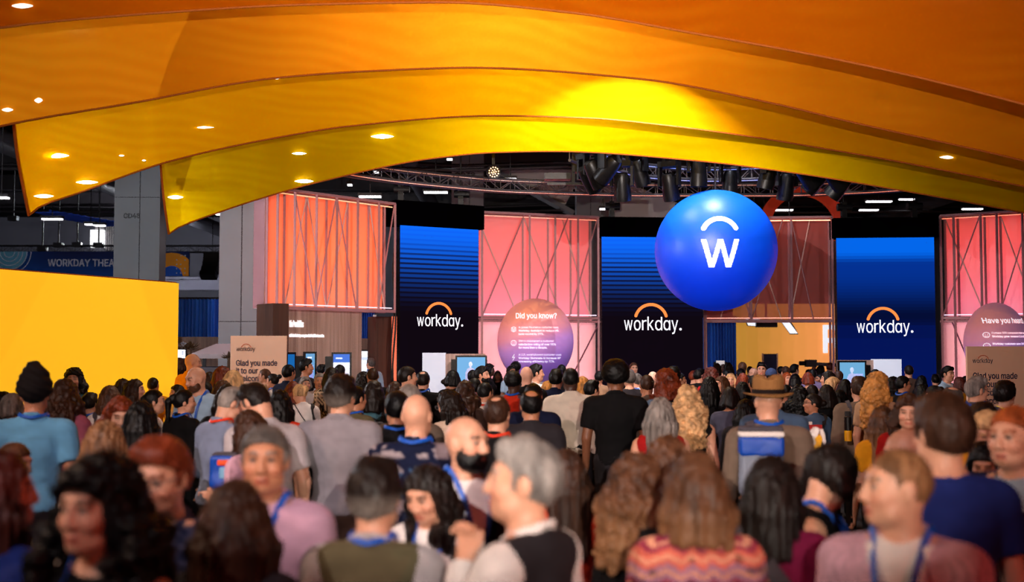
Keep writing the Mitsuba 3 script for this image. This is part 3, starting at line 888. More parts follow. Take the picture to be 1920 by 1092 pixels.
# ---------------------------------------------------------------- globes
def globe_fn(cx, cz):
    def fn(p, n, uv):
        t = (p.z - cz) / .95 - (p.x - cx) * .28
        c = mix(lin((96, 62, 206)), lin((198, 140, 222)), smoothstep(-.75, -.1, t))
        c = mix(c, lin((244, 150, 150)), smoothstep(-.15, .25, t))
        return mix(c, lin((246, 146, 76)), smoothstep(.2, .7, t))
    return proc(fn)


def globe(px, py, rpx, Y, ry, lab, lines, icons):
    c = P(px, py, Y)
    S = Y / F
    r = rpx * S
    key = thing('info_globe', lab, 'globe display')
    mt = 'globe_print_%d' % px
    mat(mt, globe_fn(c[0], c[2]), .5)
    m = trimesh.creation.icosphere(subdivisions=5)
    m.vertices = m.vertices * [r, r, r * ry] + c
    part(key, 'shell', m, mt, smooth=True, emit=(.09, .045, .10), ew=.001)  # even glow added to the shell in place of front light
    part(key, 'pedestal', trimesh.creation.revolve(np.array([[0, 0], [.6, 0], [.55, .08], [.3, .12], [.26, c[2] - r * ry * .93], [0, c[2] - r * ry * .93]]), sections=32, transform=trimesh.transformations.translation_matrix([c[0], c[1], 0])), 'white_paint', smooth=40)

    def wrap(mesh, x, y, off=.004):
        v = np.array(mesh.vertices)
        X, Z = (v[:, 0] + x), (v[:, 1] + y)
        q = 1 - (X / r) ** 2 - (Z / (r * ry)) ** 2
        yy = -r * np.sqrt(np.maximum(q, .02)) - off - v[:, 2]
        mm = trimesh.Trimesh(np.c_[c[0] + X, c[1] + yy, c[2] + Z], mesh.faces, process=False)
        mm.fix_normals()
        return mm
    for s, x, y, h, w, bold in lines:
        m = text(s, h * S, .004, bold, w * S)
        m = m.subdivide_to_size(.12)if 0 else m
        part(key + '__shell', 'lettering' if bold else 'text_line', wrap(m, (x - px) * S, (py - y) * S), 'lamp_white', emit=(.62, .6, .66), ew=.001)
    for kind, x, y, rr in icons:
        if kind == 'ring':
            g = Point(0, 0).buffer(rr * S, 24).difference(Point(0, 0).buffer((rr - .9) * S, 24))
            for ex in (-1.6, 1.6):
                g = g.union(Point(ex * S, 1.2 * S).buffer(.6 * S))
            t = np.radians(np.linspace(215, 325, 12))
            g = g.union(LineString(np.c_[2.6 * S * np.cos(t), 2.6 * S * np.sin(t)]).buffer(.4 * S))
        elif kind == 'layers':
            dia = Polygon([(-4.4, 0), (0, 2.2), (4.4, 0), (0, -2.2)])
            g = affinity.translate(dia, 0, 1.6).exterior.buffer(.45)
            for dy in (-1, -3.4):
                g = g.union(LineString([(-4.4, dy), (0, dy - 2.2), (4.4, dy)]).buffer(.45))
            g = affinity.scale(g, S, S, origin=(0, 0))
        else:
            g = affinity.scale(LineString([(1, 5), (-2.5, -.5), (2, .5), (-1.5, -5.5)]).buffer(.5), S, S, origin=(0, 0))
        for gg in getattr(g, 'geoms', [g]):
            part(key + '__shell', 'icon', wrap(trimesh.creation.extrude_polygon(gg, .004, engine='earcut'), (x - px) * S, (py - y) * S), 'lamp_white', emit=(.62, .6, .66), ew=.001)
    return key


globe(1004, 640, 71.5, 24.6, 1.12, 'egg-shaped orange to purple globe reading Did you know in front of the pink scrim',
      [('Did you know?', 967, 598.5, 9.5, 75, True), ('A global insurance customer uses', 972, 617, 3.7, 73, False), ('Workday Assistant to reduce HR', 972, 623.2, 3.7, 73, True), ('case volume by 29%.', 972, 629.2, 3.7, 46, True),
       ("We've maintained a customer", 972, 642, 3.7, 64, False), ('satisfaction rating of over 95%', 972, 648.2, 3.7, 68, True), ('for more than a decade.', 972, 654, 3.7, 52, True),
       ('A U.S. entertainment customer uses', 972, 667, 3.7, 78, False), ('Workday Illuminate to increase AP', 972, 673.2, 3.7, 77, True), ('processing efficiency by 71%.', 972, 679.2, 3.7, 66, True)],
      [('layers', 963, 618, 5), ('ring', 963, 644, 5.2), ('bolt', 963, 670, 5)])
globe(1867, 644, 57, 24.8, 1.34, 'tall egg-shaped orange to pink globe reading Have you heard behind the right tan sign',
      [('Have you heard?', 1830, 607, 9.5, 80, True), ('Fortune 500 companies that used', 1840, 627, 3.7, 68, False), ('Workday grew revenue 5.1x faster.', 1840, 633.5, 3.7, 71, True), ('Workday customers save 24%', 1840, 647, 3.7, 62, True)],
      [('ring', 1832, 629, 5.2), ('ring', 1832, 649, 5.2)])

# big blue ball
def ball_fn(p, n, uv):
    return mix(lin((0, 46, 200)), lin((6, 104, 255)), smoothstep(3.0, 4.6, p.z))  # lighter top of the lit ball put into the colour


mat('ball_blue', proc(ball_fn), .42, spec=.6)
BY = 21.0
bc = P(1342, 470, BY)
br = 114 * BY / F
key = thing('logo_ball', 'huge blue hanging ball with white W and arch', 'hanging ball')
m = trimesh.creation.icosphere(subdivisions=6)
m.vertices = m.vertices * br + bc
part(key, 'shell', m, 'ball_blue', smooth=True, emit=(.0, .012, .26), ew=.001)  # even glow added to brighten the ball
part(key, 'cable', tube([bc + [0, 0, br * .98], [bc[0], bc[1], 8.28]], .02, 6), 'black_metal')


def wrap_ball(mesh, ox, oz, off=.004):
    S = BY / F
    v = np.array(mesh.vertices)
    X, Z = v[:, 0] + ox, v[:, 1] + oz
    y = -np.sqrt(np.maximum(br ** 2 - X ** 2 - Z ** 2, .01)) - off - v[:, 2]
    mm = trimesh.Trimesh(np.c_[bc[0] + X, bc[1] + y, bc[2] + Z], mesh.faces, process=False)
    mm.fix_normals()
    return mm


S = BY / F
g = arch2d(31.5 * S, 9.2 * S, 26, 154, .004, 60).subdivide_to_size(.05)
part(key + '__shell', 'arch', wrap_ball(shift(g, (1331 - 1342) * S, (470 - 452.5) * S), 0, 0), mat('print_pinkwhite', (250, 226, 240), .5), emit=(.62, .52, .58), ew=.001, label='pale arch')  # print brightened by added emission, as is the letter below
m = text('W', 48 * S, .004, True, 67 * S)
m = m.subdivide_to_size(.06)
part(key + '__shell', 'letter', wrap_ball(m, (1297.5 - 1342) * S, (470 - 508) * S), 'lamp_white', emit=(.75, .75, .78), ew=.001, label='white letter W')

# ---------------------------------------------------------------- trusses and moving lights over the ring
def ring_path(pts, n, z):
    pts = np.array(pts, float)
    c = resample(pts, n)
    return np.c_[c, np.full(n, z)]


zr = 5.32
path = [(XY(px, Y)[0], Y) for px, Y in ((470, 19.5), (650, 22.2), (830, 23.8), (960, 24.6), (1240, 25.2), (1440, 25.2), (1650, 24.6), (1900, 22.6))]
truss_line('ring_truss', ring_path(path, 46, zr), .23, .3, .026, 'alu', 'curved red lit ring truss over the booth', glow=((.85, .16, .07), (.4, .10, .05)))
zi = 5.62
path2 = [(XY(px, Y)[0], Y) for px, Y in ((1085, 19.0), (1220, 21.2), (1330, 21.6), (1440, 21.4), (1570, 19.8))]
truss_line('inner_truss', ring_path([(x * 1.08, y + 1.8) for x, y in path2], 22, 5.38), .23, .3, .03, 'alu', 'blue lit truss carrying the moving lights above the blue ball', glow=((.10, .16, .75), (.05, .16, .8)))
single('power_box', cat([box(P(1045, 332, 22.5), [.5, .3, .12]), box(P(1085, 300, 22.5), [.25, .25, .5]), box(P(1060, 345, 22.5), [.7, .06, .05]), bar(P(1075, 345, 22.5), [P(1075, 320, 22.5)[0], 22.5, 8.3], .06)]), 'black_metal', 'black power boxes rigged left of the moving lights', 'rigging box')


def moving_head(px, py, Y, tilt, pan, lab, lit=False, s=1.0, ztop=None):
    """A yoke hung head: clamp, base, two-armed yoke and a tilted round head."""
    key = thing('moving_light', lab, 'stage light')
    c = P(px, py, Y)
    R = trimesh.transformations.rotation_matrix(pan, [0, 0, 1])

    def put(m, tl=False):
        if tl:
            m.apply_transform(trimesh.transformations.rotation_matrix(tilt, [1, 0, 0]))
        m.apply_transform(R)
        m.apply_scale(s)
        m.apply_translation(c)
        return m
    part(key, 'hanger', tube([c + [0, 0, .46 * s], [c[0], c[1], 5.74]], .02, 6), 'black_metal')
    rig.append((px, c[0], c[1]))
    part(key, 'base', put(cat([box([0, 0, .34], [.36, .24, .1]), box([.1, 0, .43], [.05, .06, .12]), box([-.1, 0, .43], [.05, .06, .12])])), 'black_plastic')
    for sx in (-1, 1):
        part(key, 'yoke_arm', put(box([sx * .185, 0, .13], [.045, .12, .36])), 'black_plastic')
    body = trimesh.creation.revolve(np.array([[0, .18], [.10, .18], [.13, .12], [.14, 0], [.155, -.22], [.15, -.31], [.125, -.31], [.12, -.27], [0, -.27]]), sections=20)
    part(key, 'head', put(body, True), 'black_plastic', smooth=35)
    lens = trimesh.creation.cylinder(radius=.118, height=.012, sections=20, transform=trimesh.transformations.translation_matrix([0, 0, -.28]))
    part(key, 'lens', put(lens, True), 'lens_glass', emit=((2.2, 2.6, 3.6) if lit else None), ew=.001)


rig = []
for a in [(1113, 320, 20, 0.6, -0.9, 'leftmost moving light leaning outward'), (1102, 330, 20.5, 0.75, -0.8, 'leaning moving light just behind the leftmost one'), (1145, 312, 19.4, 0.9, 0.7, 'moving light leaning inward above the leftmost pair'), (1166, 344, 20.6, 0.3, -0.3, 'low moving light third along the truss'), (1197, 318, 21.5, 0.45, -0.9, 'moving light leaning right above the low one'),
          (1255, 344, 21, 0.35, -0.6, 'low blue tinted moving light just left of the blue ball'), (1310, 318, 20.8, 0.05, 0, 'upright moving light directly above the blue ball'), (1369, 338, 22.6, 0.1, 0.2, 'blue tinted moving light half hidden by the top of the ball'), (1441, 322, 20.6, 0.25, 0.9, 'moving light right of the ball leaning slightly'), (1475, 344, 21.5, 0.3, 0.3, 'low moving light right of the blue ball'),
          (1508, 322, 19.6, 0.9, -0.9, 'lit moving light aimed right near the truss end'), (1535, 334, 21.2, 0.8, 0.9, 'big moving light leaning left near the truss end'), (1560, 326, 19.3, 0.9, -1.0, 'lit moving light at the far right of the rig'), (1579, 342, 20.0, 0.7, 1.0, 'rightmost moving light pointing down left')]:
    moving_head(*a[:6], lit=a[5].startswith('lit'))
rig.sort()
single('lighting_pipe', tube([[x, y, 5.76] for _, x, y in rig], .028, 8), 'black_metal', 'dark pipe from which the moving lights hang above the blue ball', 'pipe')
key = thing('par_lamp', 'round LED lamp glowing orange in front of the column marked CD38', 'stage light')
q = P(925, 322, 23)
rot = trimesh.transformations.rotation_matrix(-1.25, [1, .25, 0])
m = trimesh.creation.revolve(np.array([[0, .18], [.1, .18], [.14, .05], [.15, -.05], [.13, -.05], [0, -.03]]), sections=20)
m.apply_transform(rot); m.apply_translation(q)
part(key, 'housing', m, 'black_metal', smooth=35)
for i in range(19):
    rr, an = (0, 0) if i == 0 else ((.045, i * np.pi / 3) if i < 7 else (.095, i * np.pi / 6))
    m = trimesh.creation.icosphere(subdivisions=1, radius=.014)
    m.apply_translation([rr * math.cos(an), rr * math.sin(an), -.05]); m.apply_transform(rot); m.apply_translation(q)
    part(key, 'led', m, 'lamp_white', emit=(6, 2.6, .9), ew=.001)
part(key, 'bracket', cat([box(q + [0, .05, .22], [.06, .05, .3])]), 'black_metal')

# ---------------------------------------------------------------- fabric sails
sails = []


def sail(lower, Y0, mat_name, lab, left_x=None, sag=.35, ztop=7.9, seed=0):
    lo = resample(lower, 90)
    n, k = 90, 26
    pts = np.zeros((k, n, 3))
    rs = np.random.RandomState(seed)
    for i, (px, py) in enumerate(lo):
        b = P(px, py, Y0 - ((px - 960) / F) ** 2 * 3.0)
        for j in range(k):
            t = j / (k - 1)
            z = b[2] + (ztop - b[2]) * t
            bulge = -sag * math.sin(min(1.0, t * 1.6) * math.pi) - .55 * t
            ripple = .05 * math.sin(px / 47.0 + t * 5 + seed) * (t * (1 - t) * 3) + .02 * math.sin(px / 17.0 + 9 * t) * min(1, 3 * t)
            edge = 0.0
            if left_x is not None:
                edge = .10 * math.exp(-((px - lo[0, 0]) / 14.0) ** 2)
            pts[j, i] = [b[0], b[1] + bulge + ripple + edge, z]
    v = pts.reshape(-1, 3)
    f = []
    for j in range(k - 1):
        for i in range(n - 1):
            q = (j * n + i, j * n + i + 1, (j + 1) * n + i + 1, (j + 1) * n + i)
            f += [(q[0], q[1], q[2]), (q[0], q[2], q[3])]
    sails.append(pts)
    key = thing('fabric_sail', lab, 'fabric canopy')
    part(key, 'cloth', trimesh.Trimesh(v, f, process=False), mat_name, smooth=True)
    part(key, 'hem', tube(pts[0] + [0, 0, 0], .013, 6), 'hem_orange', smooth=True)
    if left_x is not None:
        part(key, 'side_hem', tube(pts[:, 0], .02, 6), mat_name + '_hem' if 0 else 'hem_orange', smooth=True)
    for i in (2, 30, 60, 87):
        part(key, 'cord', tube([pts[-1, i], [pts[-1, i][0], pts[-1, i][1], 8.3]], .012, 5), 'black_metal')
    return key


sail([(-260, 120), (0, 52), (300, 24), (560, 9), (830, 4), (1060, 22), (1300, 62), (1600, 118), (1920, 196), (2200, 285)], 10.8, 'sail_orange', 'nearest dark orange fabric sail along the top of the picture', seed=1)
sail([(-420, 380), (0, 237), (250, 193), (520, 146), (700, 133), (880, 127), (1200, 148), (1440, 192), (1600, 230), (1920, 302), (2200, 380)], 13.3, 'sail_amber', 'amber fabric sail, second from the front', seed=2)
sail([(48, 403), (90, 381), (130, 368), (320, 302), (520, 258), (660, 236), (930, 217), (1100, 221), (1250, 235), (1600, 288), (1920, 350), (2200, 410)], 16.1, 'sail_gold', 'golden fabric sail with a pointed left tip beside the dark hall, third from the front', left_x=1, seed=3)
sail([(313, 438), (345, 422), (400, 402), (480, 375), (600, 341), (820, 296), (930, 286), (1040, 284), (1300, 301), (1500, 326), (1700, 359), (1920, 399), (2200, 450)], 18.9, 'sail_yellow', 'farthest lemon yellow fabric sail with a pointed tip over the grey columns', left_x=1, seed=4)
# hot spots of light on the cloth, built as added emissive shapes


def pix(p):
    d = np.asarray(p) - [0, 0, HC]
    w = d[..., 1] * math.cos(TH) + d[..., 2] * math.sin(TH)
    v = -d[..., 1] * math.sin(TH) + d[..., 2] * math.cos(TH)
    return np.stack([960 + F * d[..., 0] / w, 546 - F * v / w], -1)


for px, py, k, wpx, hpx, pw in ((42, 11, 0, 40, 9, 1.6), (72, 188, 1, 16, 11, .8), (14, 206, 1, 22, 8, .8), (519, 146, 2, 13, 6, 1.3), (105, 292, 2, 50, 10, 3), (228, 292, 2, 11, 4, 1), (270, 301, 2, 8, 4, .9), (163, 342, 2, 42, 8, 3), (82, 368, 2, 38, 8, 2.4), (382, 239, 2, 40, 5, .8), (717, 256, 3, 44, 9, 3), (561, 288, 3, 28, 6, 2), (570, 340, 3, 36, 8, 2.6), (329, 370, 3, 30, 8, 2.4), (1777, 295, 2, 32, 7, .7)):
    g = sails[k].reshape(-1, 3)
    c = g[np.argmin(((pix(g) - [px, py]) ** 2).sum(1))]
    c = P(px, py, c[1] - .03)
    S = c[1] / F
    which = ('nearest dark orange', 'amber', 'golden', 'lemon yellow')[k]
    key = thing('sail_lamp', 'added white glow shape for a light spot on the %s fabric sail' % which, 'lamp', 'added glow shapes on the %s sail' % which)
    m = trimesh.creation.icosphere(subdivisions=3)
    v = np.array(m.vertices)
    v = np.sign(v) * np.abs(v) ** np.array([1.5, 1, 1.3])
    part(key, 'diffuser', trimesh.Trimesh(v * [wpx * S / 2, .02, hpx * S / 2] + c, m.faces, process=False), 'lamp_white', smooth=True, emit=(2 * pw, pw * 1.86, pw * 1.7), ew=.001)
    part(key, 'clip', box(c + [0, .035, 0], [wpx * S * .4, .03, hpx * S * .5]), 'hem_orange')  # small backing block of the added glow shape

# ---------------------------------------------------------------- people: bodies, clothes and hair as signed distances on graded grids
scene['skin'] = dict(type='principled', base_color=dict(type='mesh_attribute', name='vertex_color'), roughness=0.48, specular=0.45)
scene['hair'] = dict(type='principled', base_color=dict(type='mesh_attribute', name='vertex_color'), roughness=0.5, specular=0.22)
scene['cloth'] = dict(type='principled', base_color=dict(type='mesh_attribute', name='vertex_color'), roughness=0.85, specular=0.15, sheen=0.25)
mat('lanyard_blue', (10, 76, 172), .5)
mat('lanyard_red', (216, 52, 24), .5)
mat('lanyard_yellow', (226, 196, 40), .5)
f32 = np.float32


def axis(lo, hi, coarse, fine):
    """Grid lines from lo to hi, coarse steps except within the fine intervals (a, b, step)."""
    x, out = lo, [lo]
    while x < hi:
        s = coarse
        for a, b, st in fine:
            if a - st <= x < b:
                s = min(s, st)
        nxt = [a for a, b, st in fine if x < a < x + s]
        x = min([x + s] + nxt)
        out.append(x)
    return np.array(out, f32)


def rot(yaw=0, pitch=0, roll=0):
    """Head turn: yaw to the right, pitch down, roll to the right, degrees."""
    y, p, r = np.radians([-yaw, -pitch, roll])
    cz, sz, cx, sx, cy, sy = math.cos(y), math.sin(y), math.cos(p), math.sin(p), math.cos(r), math.sin(r)
    return np.array([[cz, -sz, 0], [sz, cz, 0], [0, 0, 1]]) @ np.array([[1, 0, 0], [0, cx, -sx], [0, sx, cx]]) @ np.array([[cy, 0, sy], [0, 1, 0], [-sy, 0, cy]])


PIV = np.array([0, -.012, 1.53])


class Grid:
    def __init__(s, xs, ys, zs, R=np.eye(3)):
        s.x, s.y, s.z, s.R = xs, ys, zs, R
        s.F = np.full((len(xs), len(ys), len(zs)), 0.5, f32)

    def sub(s, lo, hi):
        ix = [(max(0, np.searchsorted(a, l) - 1), min(len(a), np.searchsorted(a, h) + 1)) for a, l, h in zip((s.x, s.y, s.z), lo, hi)]
        return tuple(slice(a, b) for a, b in ix)

    def pts(s, sl, head):
        X, Y, Z = s.x[sl[0], None, None], s.y[None, sl[1], None], s.z[None, None, sl[2]]
        if head:
            d = [X - PIV[0], Y - PIV[1], Z - PIV[2]]
            R = s.R
            X, Y, Z = (R[0, i] * d[0] + R[1, i] * d[1] + R[2, i] * d[2] + PIV[i] for i in range(3))
        return X, Y, Z

    def bounds(s, pr, pad):
        k, h = pr[0], pr[-1]
        if k == 'cap' or k == 'cut':
            a, b, ra, rb = pr[1:5]
            r = max(ra, rb)
            lo, hi = np.minimum(a, b) - r, np.maximum(a, b) + r
        else:
            lo, hi = np.array(pr[1]) - pr[2], np.array(pr[1]) + pr[2]
        if h:
            c = np.array([[x, y, z] for x in (lo[0], hi[0]) for y in (lo[1], hi[1]) for z in (lo[2], hi[2])])
            c = (c - PIV) @ s.R.T + PIV
            lo, hi = c.min(0), c.max(0)
        return lo - pad, hi + pad

    def add(s, pr, k=.02, inflate=0.0, op='u', noise_fn=None, pad=None):
        pad = k + .05 + inflate if pad is None else pad
        lo, hi = s.bounds(pr, pad)
        sl = s.sub(lo, hi)
        if any(a.stop <= a.start for a in sl):
            return
        X, Y, Z = s.pts(sl, pr[-1])
        d = dist(pr, X, Y, Z) - f32(inflate)
        A = s.F[sl]
        if op == 'u':
            h = np.clip(.5 + .5 * (A - d) / k, 0, 1)
            s.F[sl] = A + (d - A) * h - k * h * (1 - h)
        elif op == 's':   # carve away
            d = -d
            h = np.clip(.5 - .5 * (A - d) / k, 0, 1)
            s.F[sl] = A + (d - A) * h + k * h * (1 - h)

    def clip(s, fn, head=False):
        sl = (slice(None),) * 3
        X, Y, Z = s.pts(sl, head)
        s.F = np.maximum(s.F, fn(X, Y, Z).astype(f32))

    def displace(s, fn, head=False):
        m = np.abs(s.F) < .05
        i, j, k = np.nonzero(m)
        P_ = np.c_[s.x[i], s.y[j], s.z[k]]
        if head:
            P_ = (P_ - PIV) @ s.R + PIV
        s.F[m] += fn(P_).astype(f32)

    def mesh(s):
        return snet(s.F, s.x, s.y, s.z)


def dist(pr, X, Y, Z):
    k = pr[0]
    if k == 'ell':
        c, r = pr[1], pr[2]
        a, b, e = (X - f32(c[0])) / f32(r[0]), (Y - f32(c[1])) / f32(r[1]), (Z - f32(c[2])) / f32(r[2])
        k0 = np.sqrt(a * a + b * b + e * e)
        k1 = np.sqrt((a / f32(r[0])) ** 2 + (b / f32(r[1])) ** 2 + (e / f32(r[2])) ** 2) + f32(1e-6)
        return k0 * (k0 - 1) / k1
    a, b, ra, rb = pr[1:5]
    d = np.array(b, float) - a
    L = float(d @ d) + 1e-9
    dx, dy, dz = X - f32(a[0]), Y - f32(a[1]), Z - f32(a[2])
    tt = (dx * f32(d[0]) + dy * f32(d[1]) + dz * f32(d[2])) / f32(L)
    t = np.clip(tt, 0, 1)
    q = np.sqrt((dx - t * f32(d[0])) ** 2 + (dy - t * f32(d[1])) ** 2 + (dz - t * f32(d[2])) ** 2) - (f32(ra) + t * f32(rb - ra))
    if k == 'cut':    # flat at the far end
        q = np.maximum(q, (tt - 1) * f32(math.sqrt(L)))
    return q


def snet(F_, xs, ys, zs):
    """Surface nets: the zero surface of F_ on the grid."""
    S = F_ < 0
    nx, ny, nz = S.shape
    c = np.zeros((nx - 1, ny - 1, nz - 1), np.int8)
    for a in (0, 1):
        for b in (0, 1):
            for e in (0, 1):
                c += S[a:nx - 1 + a, b:ny - 1 + b, e:nz - 1 + e]
    act = (c > 0) & (c < 8)
    I, J, K = np.nonzero(act)
    n = len(I)
    if n == 0:
        return None
    idx = np.full(act.shape, -1, np.int32)
    idx[I, J, K] = np.arange(n)
    acc, cnt = np.zeros((n, 3)), np.zeros(n)
    co = [(a, b, e) for a in (0, 1) for b in (0, 1) for e in (0, 1)]
    val = {o: F_[I + o[0], J + o[1], K + o[2]].astype(float) for o in co}
    pos = {o: np.c_[xs[I + o[0]], ys[J + o[1]], zs[K + o[2]]] for o in co}
    for o in co:
        for ax in range(3):
            if o[ax] == 0:
                o2 = tuple(1 if i == ax else o[i] for i in range(3))
                v0, v1 = val[o], val[o2]
                m = (v0 < 0) != (v1 < 0)
                t = v0[m] / (v0[m] - v1[m])
                acc[m] += pos[o][m] + t[:, None] * (pos[o2][m] - pos[o][m])
                cnt[m] += 1
    V = acc / cnt[:, None]
    fs = []
    for ax in range(3):
        u, w = (ax + 1) % 3, (ax + 2) % 3
        sl0, sl1 = [slice(1, -1)] * 3, [slice(1, -1)] * 3
        sl0[ax], sl1[ax] = slice(0, S.shape[ax] - 1), slice(1, S.shape[ax])
        A, B = S[tuple(sl0)], S[tuple(sl1)]
        e = np.array(np.nonzero(A != B))
        if e.shape[1] == 0:
            continue
        flip = A[tuple(e)]
        g = e.copy()
        g[u] += 1
        g[w] += 1

        def cell(du, dw):
            q = g.copy()
            q[u] -= du
            q[w] -= dw
            return idx[tuple(q)]
        q = np.stack([cell(1, 1), cell(0, 1), cell(0, 0), cell(1, 0)], 1)
        q[~flip] = q[~flip][:, ::-1]
        fs.append(q)
    q = np.vstack(fs)
    q = q[(q >= 0).all(1)]
    return V, np.vstack([q[:, [0, 1, 2]], q[:, [0, 2, 3]]])


A_ = np.array
SKIN = dict(pale=(226, 168, 144), light=(206, 148, 120), tan=(178, 118, 88), brown=(122, 76, 52), dark=(66, 40, 30))
HAIR = dict(black=(9, 7, 8), dark=(24, 15, 12), brown=(54, 31, 20), mid=(82, 50, 32), light=(128, 88, 58), blond=(206, 160, 112), straw=(196, 132, 66), red=(112, 44, 22), ginger=(158, 74, 34), grey=(128, 118, 112), dgrey=(82, 74, 70), white=(128, 119, 115), maroon=(76, 30, 22))
CLO = dict(black=(13, 11, 13), charcoal=(40, 36, 40), navy=(14, 20, 46), blue=(30, 44, 110), ltblue=(96, 156, 196), sky=(150, 176, 200), chambray=(122, 132, 158), denim=(70, 90, 116), grey=(134, 126, 132), ltgrey=(176, 164, 166), white=(226, 214, 210), cream=(214, 186, 164), offwhite=(206, 188, 172),
           taupe=(112, 92, 78), brown=(66, 46, 38), tweed=(92, 76, 66), mustard=(214, 140, 20), mauve=(142, 72, 92), magenta=(112, 20, 58), red=(150, 20, 20), rust=(190, 44, 22), pink=(206, 160, 176), lilac=(186, 140, 160), teal=(60, 96, 108), coral=(206, 104, 92), slate=(74, 74, 92), tan=(168, 130, 100), plum=(96, 40, 60), olive=(90, 82, 60), jean=(34, 38, 54), lav=(128, 112, 150))
ARMS = dict(down=((.235, -.045, 1.12), (.245, .03, .87), 0), relaxed=((.24, -.05, 1.13), (.225, .10, .93), 0), phone=((.225, .0, 1.12), (.09, .25, 1.17), 20), chin=((.20, .12, 1.17), (.075, .155, 1.385), 40), point=((.26, .24, 1.33), (.30, .50, 1.40), 0), cup=((.235, .02, 1.11), (.16, .24, 1.22), 35), hip=((.30, -.06, 1.13), (.19, .06, .98), 20), bag=((.24, -.01, 1.12), (.16, .17, 1.0), 40), wave=((.28, .12, 1.22), (.26, .26, 1.44), 0))
people = []


def person(x, y, hh, yaw, sex, hair, hc, skin, top, tc, label, **kw):
    people.append(dict(x=x, y=y, hh=hh, yaw=yaw, sex=sex, hair=hair, hc=hc, skin=skin, top=top, tc=tc, label=label, **kw))


def head_prims(f):
    w = .95 if f else 1.0
    j = .92 if f else 1.0
    return [('ell', A_([0, -.012, 1.655]), A_([.077 * w, .097, .096]), True), ('ell', A_([0, .022, 1.603]), A_([.062 * w, .074, .086]), True)], \
        [(('ell', A_([0, .060, 1.545]), A_([.034 * j, .034, .026]), True), .03), (('cap', A_([-.042 * j, .035, 1.56]), A_([.042 * j, .035, 1.56]), .026 * j, .026 * j, True), .03),
         (('cap', A_([-.036, .076, 1.668]), A_([.036, .076, 1.668]), .013, .013, True), .02), (('ell', A_([.042, .060, 1.607]), A_([.026, .028, .024]), True), .02), (('ell', A_([-.042, .060, 1.607]), A_([.026, .028, .024]), True), .02),
         (('cap', A_([0, .092, 1.65]), A_([0, .107, 1.607]), .009, .0145 if not f else .012, True), .012), (('ell', A_([.013, .100, 1.602]), A_([.010, .012, .009]), True), .008), (('ell', A_([-.013, .100, 1.602]), A_([.010, .012, .009]), True), .008),
         (('ell', A_([0, .089, 1.573]), A_([.024, .013, .0065]), True), .006), (('ell', A_([0, .086, 1.562]), A_([.020, .013, .0075]), True), .006),
         (('ell', A_([.079 * w, -.012, 1.628]), A_([.010, .020, .033]), True), .008), (('ell', A_([-.079 * w, -.012, 1.628]), A_([.010, .020, .033]), True), .008)], \
        [(('ell', A_([.032, .104, 1.643]), A_([.020, .020, .013]), True), .012), (('ell', A_([-.032, .104, 1.643]), A_([.020, .020, .013]), True), .012)]


